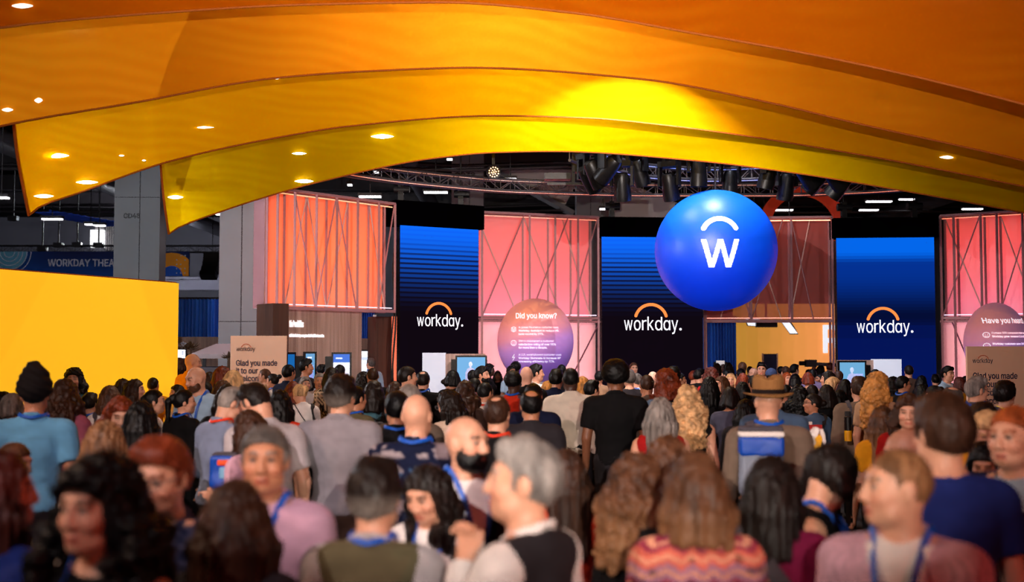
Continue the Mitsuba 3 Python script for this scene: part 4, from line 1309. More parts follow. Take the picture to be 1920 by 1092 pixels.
def body_prims(p):
    f = p['sex'] == 'f'
    bw = p.get('bw', 1.0)
    sw = (.155 if f else .178) * bw
    nr = .046 if f else .057
    t = [(('cap', A_([0, -.03, 1.44]), A_([0, -.008, 1.575]), nr * 1.12, nr, False), .03),
         (('cap', A_([0, -.03, 1.475]), A_([sw * .8, -.03, 1.415]), .046, .044, False), .03), (('cap', A_([0, -.03, 1.475]), A_([-sw * .8, -.03, 1.415]), .046, .044, False), .03),
         (('ell', A_([0, -.015, 1.285]), A_([(.150 if f else .172) * bw, .112 * bw, .185]), False), .05), (('cap', A_([-sw, -.025, 1.395]), A_([sw, -.025, 1.395]), .058, .058, False), .05),
         (('ell', A_([0, -.002, 1.08]), A_([(.125 if f else .155) * bw, .10 * bw, .17]), False), .06), (('ell', A_([0, -.01, .93]), A_([(.172 if f else .165) * bw, .118 * bw, .13]), False), .05)]
    if f:
        t += [(('ell', A_([.07, .085, 1.275]), A_([.066, .055, .062]), False), .03), (('ell', A_([-.07, .085, 1.275]), A_([.066, .055, .062]), False), .03)]
    legs = []
    for s in (-1, 1):
        legs += [(('cap', A_([s * .088, 0, .90]), A_([s * .098, .012, .49]), .085 * bw, .056, False), .03), (('cap', A_([s * .098, .012, .49]), A_([s * .105, -.012, .09]), .055, .038, False), .02)]
    feet = [(('cap', A_([s * .105, -.035, .042]), A_([s * .122, .15, .034]), .041, .033, False), .02) for s in (-1, 1)]
    arms, hands = [], []
    nm = p.get('arms', ('down', 'down'))
    ar = .88 if f else 1.0
    for s, n in ((-1, nm[0]), (1, nm[1])):
        e, w, curl = ARMS[n]
        e, w = A_(e) * [s, 1, 1], A_(w) * [s, 1, 1]
        e[0] += s * (sw - .178) * .9
        w[0] += s * (sw - .178) * .7
        sh = A_([s * (sw + .008), -.025, 1.392])
        arms.append((s, sh, e, w, ar))
        d = (w - e) / np.linalg.norm(w - e)
        side = np.cross(d, [s * 1.0, 0, 0.0]) if abs(d[0]) < .8 else np.cross(d, [0, 0, 1.0])
        side = side / np.linalg.norm(side)
        pn = np.cross(side, d) * s     # out of the back of the hand
        pts = []
        c0 = w + d * .015
        kn = []
        for i, o in enumerate((-.030, -.010, .010, .029)):
            k = w + d * (.095 - .006 * abs(i - 1.3)) + side * o
            kn.append(k)
            pts.append((('cap', c0 + side * o * .5, k, .018, .0115, False), .012))
        for i, (k, L) in enumerate(zip(kn, (.066, .080, .085, .074))):
            a = k
            ang = math.radians(14 + curl)
            for seg, q in enumerate((.45, .32, .23)):
                dd = d * math.cos(ang) - pn * math.sin(ang)
                b = a + dd * L * q
                pts.append((('cap', a, b, .0095 - .0008 * seg, .009 - .0008 * seg, False), .004))
                a = b
                ang += math.radians(18 + curl * .8)
        tb = w + d * .03 + side * .022
        td = d * .72 + side * .62 - pn * .28
        pts += [(('cap', tb, tb + td * .045, .013, .0105, False), .008), (('cap', tb + td * .045, tb + td * .045 + (d * .9 + side * .25 - pn * .3) * .03, .0105, .0085, False), .004)]
        hands.append(pts)
    return t, legs, feet, arms, hands


def face_colors(V, skin, hairc, p, Rh):
    """Skin colour per vertex: lips, brows, eyes, stubble."""
    q = (V - PIV) @ Rh + PIV
    x, y, z = np.abs(q[:, 0]), q[:, 1], q[:, 2]
    c = np.tile(skin, (len(V), 1))
    c *= (1 + .10 * (meshkit.noise(V * 38) - .5))[:, None]
    red = np.exp(-(((x - .045) / .022) ** 2 + ((z - 1.60) / .022) ** 2)) * (y > .03)
    c = c * (1 + red[:, None] * A_([.06, -.12, -.12]))
    lip = (x < .025) & (z > 1.5545) & (z < 1.579) & (y > .078)
    c[lip] = c[lip] * A_([.82, .50, .52])
    mouth = (x < .022) & (np.abs(z - 1.5675) < .0028) & (y > .078)
    c[mouth] = c[mouth] * .35
    br = (x > .014) & (x < .052) & (np.abs(z - (1.667 - .12 * np.abs(x - .036))) < .0062) & (y > .05)
    c[br] = A_(hairc) * .8 + c[br] * .1
    ey = (((x - .032) / .0165) ** 2 + ((z - 1.643) / .0085) ** 2 < 1) & (y > .055)
    c[ey] = c[ey] * .28
    if p.get('stubble'):
        st = (z < 1.592) & (z > 1.50) & (y > -.01) & ~lip & (np.sqrt(x ** 2 + (z - 1.6) ** 2) > .03)
        c[st] = c[st] * .62
    if p['hair'] in ('buzz', 'bald') and not p.get('shiny'):
        sc = (z > 1.66 - .0 * y) & (y < .05) | ((z > 1.60) & (y < -.02) & (z > 1.58))
        c[sc] = c[sc] * (.9 if p['hair'] == 'bald' else .8)
    c[V[:, 2] < .1] = (.02, .018, .018)
    return np.clip(c, 0, 1)


def wear_fn(p):
    """Colour of the top per vertex from local coordinates."""
    base = A_(lin(CLO.get(p['tc'], (128, 128, 128)) if isinstance(p['tc'], str) else p['tc']))
    pat = p.get('pat')

    def fn(V):
        n = meshkit.fbm(V * 22, 2, 4)
        c = base * (.82 + .36 * n)[:, None]
        x, y, z = V.T
        if pat == 'floral':
            m = meshkit.fbm(V * 13 + 5, 2, 9) > .565
            c[m] = A_(lin((150, 136, 140))) * (.7 + .5 * n[m])[:, None]
            m2 = meshkit.fbm(V * 11 + 31, 2, 19) > .62
            c[m2] = A_(lin((52, 84, 120)))
        elif pat == 'chevron':
            w = np.abs(((np.arctan2(x, -y) * .16 / .085) % 1) - .5) * .05 + z
            b = (w / .052) % 1
            k = np.floor(w / .052).astype(int) % 3
            pal = [A_(lin((214, 106, 88))), A_(lin((150, 52, 74))), A_(lin((168, 118, 140)))]
            for i in range(3):
                c[k == i] = pal[i] * (.8 + .4 * n[k == i])[:, None]
            m = (np.abs(b - .5) < .12)
            c[m] = A_(lin((226, 158, 128)))
            dk = (meshkit.noise(V * 24 + 3) > .72)
            c[dk] *= .45
        elif pat == 'stripes':
            m = (np.arctan2(x, -y) * .15 / .012) % 1 < .5
            c[m] *= .72
        elif pat == 'bold':
            u, v = (np.arctan2(x, -y) * .15 / .055) % 1 - .5, (z / .055) % 1 - .5
            r = np.hypot(u, v)
            c[:] = A_(lin((206, 180, 150)))
            c[(r > .18) & (r < .42)] = A_(lin((22, 16, 18)))
        elif pat == 'plaid':
            m = ((np.arctan2(x, -y) * .15 / .05) % 1 < .4) ^ ((z / .05) % 1 < .4)
            c[m] = c[m] * .4 + A_(lin((96, 90, 116))) * .4
        elif pat == 'speck':
            c[meshkit.noise(V * 45) > .62] = A_(lin((170, 160, 160)))
        elif pat == 'vest':
            m = np.abs(np.arctan2(x, -y)) < .85
            c[~m] = A_(lin((96, 90, 98)))
        if p.get('inner') is not None:
            m = (y > .02) & (np.abs(x) < .012 + .30 * np.maximum(0, z - 1.18))
            c[m] = A_(lin(CLO[p['inner']])) * (.85 + .3 * n[m])[:, None]
        return np.clip(c, 0, 1)
    return fn


def torso_top(p, prims, arms, step, tst):
    """The grid of the garment on the upper body."""
    kind = p['top']
    t = dict(tee=.010, polo=.012, shirt=.014, jacket=.024, sweater=.018, tank=.008, vest=.014, blouse=.016)[kind]
    zlo = dict(jacket=.78, tank=.93).get(kind, .88)
    xs = axis(-.46, .46, tst, [])
    ys = axis(-.30, .62 if any(n in ('point', 'wave', 'cup', 'phone', 'bag', 'chin') for n in p.get('arms', ())) else .30, tst, [])
    zs = axis(zlo - .06, 1.60, tst, [])
    G = Grid(xs, ys, zs)
    for pr, k in prims[1:]:
        G.add(pr, max(k, .05) if kind == 'jacket' else k, t)
    G.clip(lambda X, Y, Z: Z - 1.485 - .30 * (-Y - .03) + 0 * X)
    hi = -.02
    if kind in ('polo', 'shirt', 'jacket', 'blouse'):
        n = 14
        nr = (.062 if p['sex'] == 'f' else .071)
        for i in range(n):
            a0, a1 = 2 * np.pi * i / n, 2 * np.pi * (i + 1) / n
            q = lambda a: A_([nr * math.sin(a), -.022 + nr * 1.02 * math.cos(a), 1.488 - .030 * math.cos(a)])
            G.add(('cap', q(a0), q(a1), .0145, .0145, False), .012)
    if kind in ('tank', 'vest'):
        for s in (-1, 1):
            G.add(('cap', A_([s * .225, -.02, 1.46]), A_([s * .225, -.02, 1.20]), .055, .05, False), .02, op='s')
    elif True:
        sl = dict(tee=.62, polo=.66).get(kind, 2)
        sl = p.get('sleeve', sl)
        for s, sh, e, w, ar in arms:
            if sl <= 1:
                G.add(('cut', sh, sh + (e - sh) * sl, .066 * ar, .058 * ar, False), .03, t)
            else:
                G.add(('cap', sh, e, .060 * ar, .048 * ar, False), .03, t)
                G.add(('cut', e, e + (w - e) * (.97 if sl >= 2 else sl - 1), .047 * ar, .034 * ar, False), .02, t)
    G.clip(lambda X, Y, Z: np.maximum(zlo - Z, -9) + 0 * X + 0 * Y)
    seed = p['x'] * .37
    G.displace(lambda q: .012 * (meshkit.fbm(q * A_([9, 9, 5]) + seed, 3, 3) - .5) + .006 * np.sin(q[:, 2] * 38 + 9 * meshkit.noise(q * 5 + seed)) * (meshkit.noise(q * 4 + seed + 9) ** 2))
    return G


def hair_grid(p, Rh, hs):
    st = p['hair']
    seed = p['x'] * .71 + p['y']
    L = dict(long=1.36, wavy=1.34, curly=1.40, bob=1.53, pony=1.5).get(st, 1.54)
    L = p.get('hl', L)
    zlo = min(L - .05, 1.50)
    big = st in ('afro', 'curly')
    xs, ys = axis(-.24, .24, hs, []), axis(-.30, .22, hs, [])
    G = Grid(xs, ys, axis(zlo, 1.92, hs, []), Rh)
    tv = p.get('ht')
    C, r = A_([0, -.012, 1.655]), A_([.077, .097, .096]) * (A_([.96, 1, 1]) if p['sex'] == 'f' else 1)
    cap = dict(buzz=.0035, bald=.0, fringe=.008, short=.014, crew=.018, thick=.024, bob=.020, long=.017, wavy=.022, curly=.035, bun=.010, pony=.010, updo=.016, flow=.02).get(st, .014) if tv is None else tv
    carve = ('ell', A_([0, .150, 1.590]), A_([.084, .118, .112]), True)
    if st == 'afro':
        R0 = p.get('afro', .125)
        G.add(('ell', A_([0, -.022, 1.675]), A_([R0, R0 * 1.02, R0 * 1.0]), True), .01)
        G.displace(lambda q: .016 * (meshkit.fbm(q * 48 + seed, 2, 3) - .5), True)
        G.add(('ell', A_([0, .150, 1.58]), A_([.092, .115, .11]), True), .02, op='s')
        G.clip(lambda X, Y, Z: 1.575 + .5 * (Y + .10) - Z + 0 * X, True)
        return G
    G.add(('ell', C, r + cap, True), .01)
    if st in ('crew', 'thick', 'flow'):
        h = .018 if st == 'crew' else .026
        G.add(('cap', A_([-.042, .058, 1.735]), A_([.042, .058, 1.737]), h, h, True), .03)
        G.add(('cap', A_([-.04, .0, 1.748]), A_([.04, .0, 1.748]), h, h, True), .03)
    long_ = st in ('bob', 'long', 'wavy', 'curly', 'flow')
    if long_:
        n = 13
        span = 118 if st != 'flow' else 100
        zend = L if st != 'flow' else 1.50
        wid = .030 if st in ('bob', 'long', 'flow') else .036
        for i in range(n):
            a = math.radians(-span + 2 * span * i / (n - 1))
            h0 = A_([math.sin(a) * .074, -.014 - math.cos(a) * .094, 1.655])
            h0 = (h0 - PIV) @ Rh.T + PIV
            u = A_([math.sin(a), -math.cos(a)])
            dx = h0[:2] - PIV[:2]
            nn = dx / (np.linalg.norm(dx) + 1e-6)
            jit = meshkit.noise(A_([[i * 1.7 + seed, 2.0, 3.0]]))[0]
            z2 = zend + .05 * jit + (.03 if abs(a) > 1.5 else 0)
            fl = .125 if st in ('long', 'bob') else .15
            fl *= p.get('fl', 1.0)
            mid = A_([PIV[0] + nn[0] * fl * .85, PIV[1] + nn[1] * fl * .95, 1.55])
            if z2 < 1.5:
                G.add(('cap', h0, mid, .028, wid, False), .022)
                back = nn.copy()
                if back[1] > -.3:
                    back = back * .9 + A_([0, .15])
                rr = max(fl, .115)
                end = A_([PIV[0] + back[0] * rr * .98, PIV[1] + back[1] * rr * 1.0 - .012, z2])
                G.add(('cap', mid, end, wid, wid * .6, False), .022)
            else:
                G.add(('cap', h0, A_([mid[0], mid[1], z2]), .028, wid * .8, False), .022)
    if st in ('pony',):
        q = lambda v: (A_(v) - PIV) @ Rh.T + PIV
        a, b = q([0, -.115, 1.69]), q([0, -.155, 1.64])
        G.add(('cap', a, b, .026, .03, False), .02)
        G.add(('cap', b, A_([b[0], b[1] - .005, 1.42]), .032, .018, False), .02)
    if st in ('bun', 'updo'):
        bz = p.get('bun', (0, -.105, 1.745))
        G.add(('ell', A_(bz), A_([.042, .042, .04]) * (1.0 if st == 'bun' else 1.2), True), .012)
    amp, fq = dict(long=(.020, (80, 80, 4)), bob=(.016, (85, 85, 5)), wavy=(.026, (48, 48, 22)), curly=(.034, (46, 46, 40)), short=(.007, (70, 70, 30)), thick=(.009, (60, 60, 22)), crew=(.008, (60, 60, 30)), flow=(.012, (60, 60, 14))).get(st, (.006, (70, 70, 30)))
    G.displace(lambda q: amp * (meshkit.fbm(q * A_(fq) + seed, 2, 5) - .5) * 2 * .8)
    if st == 'fringe':
        G.add(('ell', A_([0, .005, 1.765]), A_([.082, .105, .085]), True), .015, op='s')
    if p.get('bald'):
        G.add(('ell', A_([0, -.055, 1.765]), A_([.052, .062, .055]) * p['bald'], True), .015, op='s')
    if p.get('part'):
        G.add(('cap', A_([0, .09, 1.765]), A_([0, -.05, 1.79]), .012, .008, True), .012, op='s')
    hz = p.get('hz', 0)
    G.add((carve[0], carve[1] + A_([0, 0, hz]), carve[2], True), .012, op='s')
    lim, zl = (.048, 1.53) if long_ else (.028, 1.0)
    G.clip(lambda X, Y, Z: np.where(Z > zl, Y - (lim + np.clip((Z - 1.672 - hz) / .066, 0, 1) * (.135 - lim)), -1) + 0 * X, True)
    if not long_:
        nape = 1.56 if st not in ('bun', 'pony', 'updo') else 1.565
        keep = st in ('bun', 'pony', 'updo')
        def cut(X, Y, Z):
            d = nape + .42 * (Y + .105) - Z + 0 * X
            if keep:
                d = np.where(Y < -.09, d - .3, d)
            return d
        G.clip(cut, True)
        if not keep:
            for s in (-1, 1):
                G.add(('ell', A_([s * .088, -.006, 1.622]), A_([.022, .026, .042]), True), .008, op='s')
    return G


def push_out(pts, prims, gap):
    """Moves points along the distance field until they clear the given solids."""
    pts = A_(pts, float)

    def f(q):
        d = np.full(len(q), 9.0)
        X, Y, Z = q.T.astype(f32)
        for pr, k, inf in prims:
            d = np.minimum(d, dist(pr, X, Y, Z) - inf)
        return d
    e = 2e-3
    for _ in range(16):
        d = f(pts)
        g = np.stack([f(pts + e * v) - f(pts - e * v) for v in np.eye(3)], 1)
        g /= np.linalg.norm(g, axis=1, keepdims=True) + 1e-9
        pts = pts + g * np.clip(gap - d, 0, .02)[:, None]
    return pts


def ribbon(pts, w, th, nrm):
    """A flat closed band through the points, nrm its outward normals."""
    pts = A_(pts)
    t = np.gradient(pts, axis=0)
    t /= np.linalg.norm(t, axis=1, keepdims=True) + 1e-9
    s = np.cross(t, nrm)
    s /= np.linalg.norm(s, axis=1, keepdims=True) + 1e-9
    n = len(pts)
    v = np.vstack([pts - s * w / 2, pts + s * w / 2, pts + s * w / 2 + nrm * th, pts - s * w / 2 + nrm * th])
    f = []
    for i in range(n - 1):
        for a, b in ((0, 1), (1, 2), (2, 3), (3, 0)):
            q = (a * n + i, b * n + i, b * n + i + 1, a * n + i + 1)
            f += [(q[0], q[2], q[1]), (q[0], q[3], q[2])]
    f += [(0, n, 2 * n), (0, 2 * n, 3 * n), (n - 1, 4 * n - 1, 3 * n - 1), (n - 1, 3 * n - 1, 2 * n - 1)]
    return trimesh.Trimesh(v, f, process=False)


hair_top = dict(buzz=.004, bald=0, fringe=0, short=.012, crew=.025, thick=.036, bob=.018, long=.016, wavy=.02, curly=.035, bun=.008, pony=.008, updo=.014, flow=.03, afro=.05)


def place_people():
    """Ground positions, heights; neighbours that would share one spot step apart along their lines of sight."""
    for p in people:
        extra = p.get('hat_top', hair_top[p['hair']] if p.get('ht') is None else p['ht'])
        D = F * .238 / p['hh']
        up = HC + (HZ - p['y']) * D / F - extra
        H = min(1.93, max(1.50, up))
        if abs(H - up) > .01 and p['y'] > HZ + 8:
            D = min(1.35 * D, max(.75 * D, (HC - H - extra) * F / (p['y'] - HZ)))
        p.update(D=D, extra=extra)
    for it in range(40):
        for i, p in enumerate(people):
            for q in people[i + 1:]:
                a, b = A_([(p['x'] - 960) / F * p['D'], p['D']]), A_([(q['x'] - 960) / F * q['D'], q['D']])
                if abs(a[0] - b[0]) < .54 and abs(a[1] - b[1]) < .5:
                    d = a - b
                    need = math.sqrt(max(0, 1 - (d[0] / .54) ** 2)) * .44
                    if abs(d[1]) < need:
                        far, near = (p, q) if p['D'] >= q['D'] else (q, p)
                        m = (need - abs(d[1])) * .5 + .004
                        far['D'] += m * .6
                        near['D'] -= m * .4
    for p in people:
        top = P(p['x'], p['y'], p['D'])
        p['H'] = max(1.42, min(2.0, top[2] - p['extra']))


def build_person(p):
    yaw, pit, roll = p['yaw'], p.get('pitch', 0), p.get('roll', 0)
    by = p.get('by', yaw)
    rel = (yaw - by + 180) % 360 - 180
    Rh = rot(rel, pit, roll)
    hh = p['hh']
    hs, ts = ((.0058, .013) if hh >= 85 else (.0085, .019) if hh >= 45 else (.0125, .026) if hh >= 27 else (.017, .034))
    H = p['H']
    s = H / 1.75
    top = P(p['x'], p['y'], p['D'])
    lean = math.tan(math.radians(p.get('lean', 0)))
    a = math.radians(-by)
    Rz = A_([[math.cos(a), -math.sin(a), 0], [math.sin(a), math.cos(a), 0], [0, 0, 1]])
    hc_l = (A_([0, -.012, 1.69]) - PIV) @ Rh.T + PIV
    hc_l[1] += lean * max(0, hc_l[2] - .9)
    off = Rz @ hc_l * s
    org = A_([top[0] - off[0], top[1] - off[1], 0])

    def world(V):
        V = A_(V, float)
        V = V.copy()
        V[:, 1] += lean * np.maximum(0, V[:, 2] - .9)
        return V @ Rz.T * s + org
    p['world'] = world
    key = thing('person', p['label'], 'person', p.get('group'))
    p['key'] = key
    torso, legs, feet, arms, hands = body_prims(p)
    hp0, hp1, hpc = head_prims(p['sex'] == 'f')
    fine_hand = p.get('hands')
    # ---- body
    hr = .13
    hx = [(-hr, hr, hs)]
    c = (A_([0, .0, 1.64]) - PIV) @ Rh.T + PIV
    xf, yf, zf = [(c[0] - .115, c[0] + .115, hs)], [(c[1] - .13, c[1] + .145, hs)], [(1.50, 1.80, hs)]
    zf.append((1.40, 1.5, min(ts, .016)))
    if fine_hand:
        for i in fine_hand:
            w = arms[i][3]
            d = w - arms[i][2]
            w = w + d / np.linalg.norm(d) * .08
            fs = .0065 if hh > 40 else .009
            for L, k in ((xf, 0), (yf, 1), (zf, 2)):
                L.append((w[k] - .11, w[k] + .11, fs))
    reach = any(n in ('point', 'wave', 'cup', 'phone', 'bag', 'chin') for n in p.get('arms', ()))
    bstep = max(.022, ts)
    G = Grid(axis(-.45, .45, bstep, xf), axis(-.24, .72 if reach else .26, bstep, yf), axis(-.02, 1.82, max(.03, ts * 1.3), zf), Rh)
    for pr, k in torso + legs + feet:
        G.add(pr, k)
    for ar_ in arms:
        sd, sh, e, w, ar = ar_
        G.add(('cap', sh, e, .054 * ar, .042 * ar, False), .03)
        G.add(('cap', e, w, .041 * ar, .0285 * ar, False), .015)
    for pts in hands:
        for pr, k in pts:
            if not fine_hand:
                pr = ('cap', pr[1], pr[2], max(pr[3], bstep * .5), max(pr[4], bstep * .5), False)
            G.add(pr, k)
    for pr in hp0:
        G.add(pr, .03)
    for pr, k in hp1:
        G.add(pr, k)
    if hs < .015:
        for pr, k in hpc:
            G.add(pr, k, op='s')
        for sx in (-1, 1):      # upper and lower lids
            G.add(('cap', A_([sx * .018, .0835, 1.6515]), A_([sx * .046, .0785, 1.6505]), .0062, .0058, True), .006)
            G.add(('cap', A_([sx * .020, .0830, 1.6325]), A_([sx * .045, .0785, 1.6335]), .0058, .0052, True), .006)
    V, Fc = G.mesh()
    skin = A_(lin(SKIN[p['skin']])) * p.get('sk', 1.0)
    hairc = A_(lin(HAIR[p['hc']]))
    col = face_colors(V, skin, hairc, p, Rh)
    part(key, 'body', trimesh.Trimesh(world(V), Fc, process=False), 'skin', smooth=True, color=col)
    hw = lambda v: world((A_(v) - PIV) @ Rh.T + PIV)
    if hh >= 85 and abs((yaw + 180) % 360 - 180) > 60:
        for sx in (-1, 1):
            m = trimesh.creation.icosphere(subdivisions=3, radius=.0112)
            q = A_(m.vertices)
            cc = np.tile(A_(lin((170, 150, 142))), (len(q), 1))
            cc[q[:, 1] > .0078] = A_(lin((34, 22, 18)))
            part(key, 'eye', trimesh.Trimesh(hw(q + [sx * .032, .0785, 1.6415]), m.faces, process=False), 'skin', smooth=True, color=cc)
    # ---- hair
    if p['hair'] != 'bald':
        g = hair_grid(p, Rh, hs * (1.0 if hh < 85 else .95))
        r = g.mesh()
        if r is not None:
            V, Fc = r
            q = (V - PIV) @ Rh + PIV
            fx = (55, 55, 30) if p['hair'] in ('curly', 'wavy', 'afro') else (120, 120, 5)
            nn = .5 * meshkit.fbm(V * A_(fx) + p['x'], 2, 3) + .5 * meshkit.noise(V * A_(fx) * A_([.3, .3, .5]) + p['x'])
            cc = hairc * np.clip(-.15 + 2.0 * nn, .15, 2)[:, None]
            if p.get('grey'):
                m = np.clip((1.66 - q[:, 2]) / .06, 0, 1)[:, None] * p['grey']
                cc = cc * (1 - m) + A_(lin((128, 116, 108))) * m * (.6 + .8 * nn)[:, None]
            if p.get('tips'):
                m = np.clip((1.62 - V[:, 2]) / .2, 0, 1)[:, None]
                cc = cc * (1 - m) + A_(lin(HAIR[p['tips']])) * m * (.6 + .8 * nn)[:, None]
            part(key, 'hair', trimesh.Trimesh(world(V), Fc, process=False), 'hair', smooth=True, color=np.clip(cc, 0, 1))
    if p.get('beard'):
        G = Grid(axis(-.12, .12, hs, []), axis(-.13, .24, hs, []), axis(1.40, 1.72, hs, []), Rh)
        G.add(hp0[1], .01, .007 * p['beard'])
        G.add(('ell', A_([0, .060, 1.545]), A_([.036, .036, .03]), True), .03, .006 * p['beard'])
        G.add(('cap', A_([-.045, .035, 1.56]), A_([.045, .035, 1.56]), .028, .028, True), .03, .006 * p['beard'])
        G.add(('ell', A_([0, .135, 1.638]), A_([.062, .085, .048]), True), .01, op='s')
        G.add(('ell', A_([0, .115, 1.569]), A_([.021, .03, .008]), True), .006, op='s')
        G.clip(lambda X, Y, Z: np.maximum(Z - 1.655 + 0 * X, -.012 - Y + .0 * Z), True)
        G.displace(lambda q: .006 * (meshkit.noise(q * 90) - .5))
        r = G.mesh()
        if r is not None:
            n = meshkit.noise(r[0] * 130)
            part(key, 'beard', trimesh.Trimesh(world(r[0]), r[1], process=False), 'hair', smooth=True, color=hairc * (.6 + .7 * n)[:, None])
    # ---- clothes
    G = torso_top(p, torso, arms, hs, p.get('ts', ts))
    V, Fc = G.mesh()
    nm = dict(tee='shirt', polo='shirt', shirt='shirt', jacket='jacket', sweater='sweater', tank='tank_top', vest='vest', blouse='blouse')[p['top']]
    part(key, nm, trimesh.Trimesh(world(V), Fc, process=False), 'cloth', smooth=True, color=wear_fn(p)(V))
    if p.get('under'):     # a shirt of another colour under a vest: sleeves and collar
        q = dict(p, top='shirt', tc=p['under'], pat=None, inner=None)
        G2 = torso_top(q, torso, arms, hs, p.get('ts', ts))
        for pr, k in torso[1:]:
            pass
        G2.F += f32(.004)
        V, Fc = G2.mesh()
        part(key, 'shirt', trimesh.Trimesh(world(V), Fc, process=False), 'cloth', smooth=True, color=wear_fn(q)(V))
    G = Grid(axis(-.26, .26, max(.026, ts), []), axis(-.2, .22, max(.026, ts), []), axis(.03, 1.08, .04, []))
    for pr, k in torso[5:7] + legs:
        G.add(pr, k, .011)
    G.clip(lambda X, Y, Z: np.maximum(.07 - Z, Z - 1.02) + 0 * X + 0 * Y)
    V, Fc = G.mesh()
    tr = A_(lin(CLO[p.get('legs', 'charcoal' if p['sex'] == 'm' else 'black')]))
    part(key, 'trousers', trimesh.Trimesh(world(V), Fc, process=False), 'cloth', smooth=True, color=np.tile(tr, (len(V), 1)) * (.8 + .4 * meshkit.noise(V * 14))[:, None])
    infl = dict(jacket=.034, sweater=.026, shirt=.022, polo=.02, blouse=.024).get(p['top'], .017)
    solid = [(pr, k, infl) for pr, k in torso[1:]] + [(torso[0][0], 0, .004)]
    if p['top'] in ('polo', 'shirt', 'jacket', 'blouse'):
        solid.append((('cap', A_([0, -.03, 1.45]), A_([0, -.02, 1.50]), .087 if p['sex'] == 'm' else .078, .087 if p['sex'] == 'm' else .078, False), 0, 0))
    if p.get('lan'):
        nr = .075
        ang = np.linspace(np.pi * .5, np.pi * 1.5, 17)      # round the back of the neck
        back = [(nr * math.sin(t - np.pi / 2 + np.pi), 0, 0) for t in ang]
        pts = []
        for u in np.linspace(-1, 1, 41):
            t = abs(u)
            sg = 1 if u > 0 else -1
            if t < .42:      # back half
                an = t / .42 * np.pi / 2
                pts.append([sg * nr * math.sin(an), -.02 - nr * 1.2 * math.cos(an), 1.492 + .02 * (t / .42)])
            else:
                k = (t - .42) / .58
                pts.append([sg * nr * (1 - k * .86), -.02 + .05 * min(1, k * 3) + .06 * min(1, k * 2), 1.512 - .39 * k])
        pts = push_out(pts, solid, .004)
        dirv = pts - A_([0, -.02, 0])
        dirv[:, 2] = np.where(np.abs(np.linspace(-1, 1, 41)) < .5, .06, .02)
        dirv /= np.linalg.norm(dirv, axis=1, keepdims=True)
        m = ribbon(pts, .021 if hh > 45 else .024, .003, dirv)
        m.vertices = world(m.vertices)
        part(key, 'lanyard', m, 'lanyard_' + p['lan'], label=p['lan'] + ' lanyard')
    if p.get('glasses'):
        ms = []
        for sx in (-1, 1):
            t = np.linspace(0, 2 * np.pi, 17)
            ms.append(tube(np.c_[sx * .033 + .025 * np.cos(t), .112 - .06 * np.abs(.025 * np.cos(t) * 1) * 0, 1.642 + .019 * np.sin(t)] if 0 else np.c_[sx * .033 + .025 * np.cos(t), np.full(17, .110), 1.642 + .019 * np.sin(t)], .0024, 5))
            ms.append(tube([[sx * .058, .108, 1.648], [sx * .079, .06, 1.648], [sx * .083, -.02, 1.640]], .0024, 5))
        ms.append(tube([[-.009, .112, 1.646], [.009, .112, 1.646]], .0024, 5))
        m = cat(ms)
        m.vertices = hw(m.vertices)
        part(key, 'glasses', m, 'black_plastic' if p['glasses'] == 'dark' else 'alu', label='dark rimmed glasses' if p['glasses'] == 'dark' else 'thin rimmed glasses')
    if p.get('hat'):
        k = p['hat']
        if k == 'fedora':
            prof = np.array([[0, .122], [.05, .125], [.088, .118], [.100, .09], [.108, .02], [.110, .0], [.165, -.006], [.172, -.002], [.172, .002], [.112, .006], [.112, .0]])
            m = trimesh.creation.revolve(np.vstack([prof[:8], [[.168, -.012], [.11, -.010], [.098, .0], [0, .0]]]), sections=48)
            v = A_(m.vertices)
            crown = v[:, 2] > .06
            v[:, 2] -= np.where(v[:, 2] > .09, .034 * np.exp(-(v[:, 0] / .03) ** 2) * (1 - .3 * v[:, 1] / .1), 0)
            v[:, 0] *= np.where(crown, 1 - .10 * np.clip(v[:, 1] / .1, -1, 1), .93)
            br = np.hypot(v[:, 0], v[:, 1]) > .125
            v[:, 2] += np.where(br, .012 * (np.abs(v[:, 0]) / .17) ** 2 - .010 * (np.abs(v[:, 1]) / .17) ** 2, 0)
            m2 = trimesh.creation.revolve(np.array([[.1115, .0], [.1135, .002], [.1115, .028], [.108, .029], [.106, 0]]), sections=48)
            v2 = A_(m2.vertices); v2[:, 0] *= .945
            for nmh, mm, vv, cl in (('hat', m, v, (134, 92, 52)), ('hat__band', m2, v2, (24, 14, 12))):
                cc = np.tile(A_(lin(cl)), (len(vv), 1)) * (.85 + .3 * meshkit.noise(vv * 40))[:, None]
                mm = trimesh.Trimesh(vv, mm.faces, process=False)
                if mm.volume < 0:
                    mm.invert()
                part(key, nmh, trimesh.Trimesh(hw(vv * [1, 1.06, 1] + [0, -.012, 1.690]), mm.faces, process=False), 'cloth', smooth=True, color=cc, label='brown felt fedora' if nmh == 'hat' else None)
        elif k == 'turban':
            G = Grid(axis(-.17, .17, hs, []), axis(-.2, .2, hs, []), axis(1.54, 1.92, hs, []), Rh)
            G.add(('ell', A_([0, -.02, 1.68]), A_([.114, .120, .095]), True), .02)
            G.add(('ell', A_([.0, -.01, 1.755]), A_([.085, .085, .075]), True), .05)
            G.add(('ell', A_([-.012, .01, 1.82]), A_([.035, .035, .035]), True), .06)
            G.displace(lambda q: .004 * np.sin((q[:, 2] + .5 * q[:, 0]) * 120), True)
            G.add(('ell', A_([0, .17, 1.60]), A_([.085, .11, .10]), True), .02, op='s')
            G.clip(lambda X, Y, Z: 1.60 + .35 * (Y + .1) - Z + 0 * X, True)
            V, Fc = G.mesh()
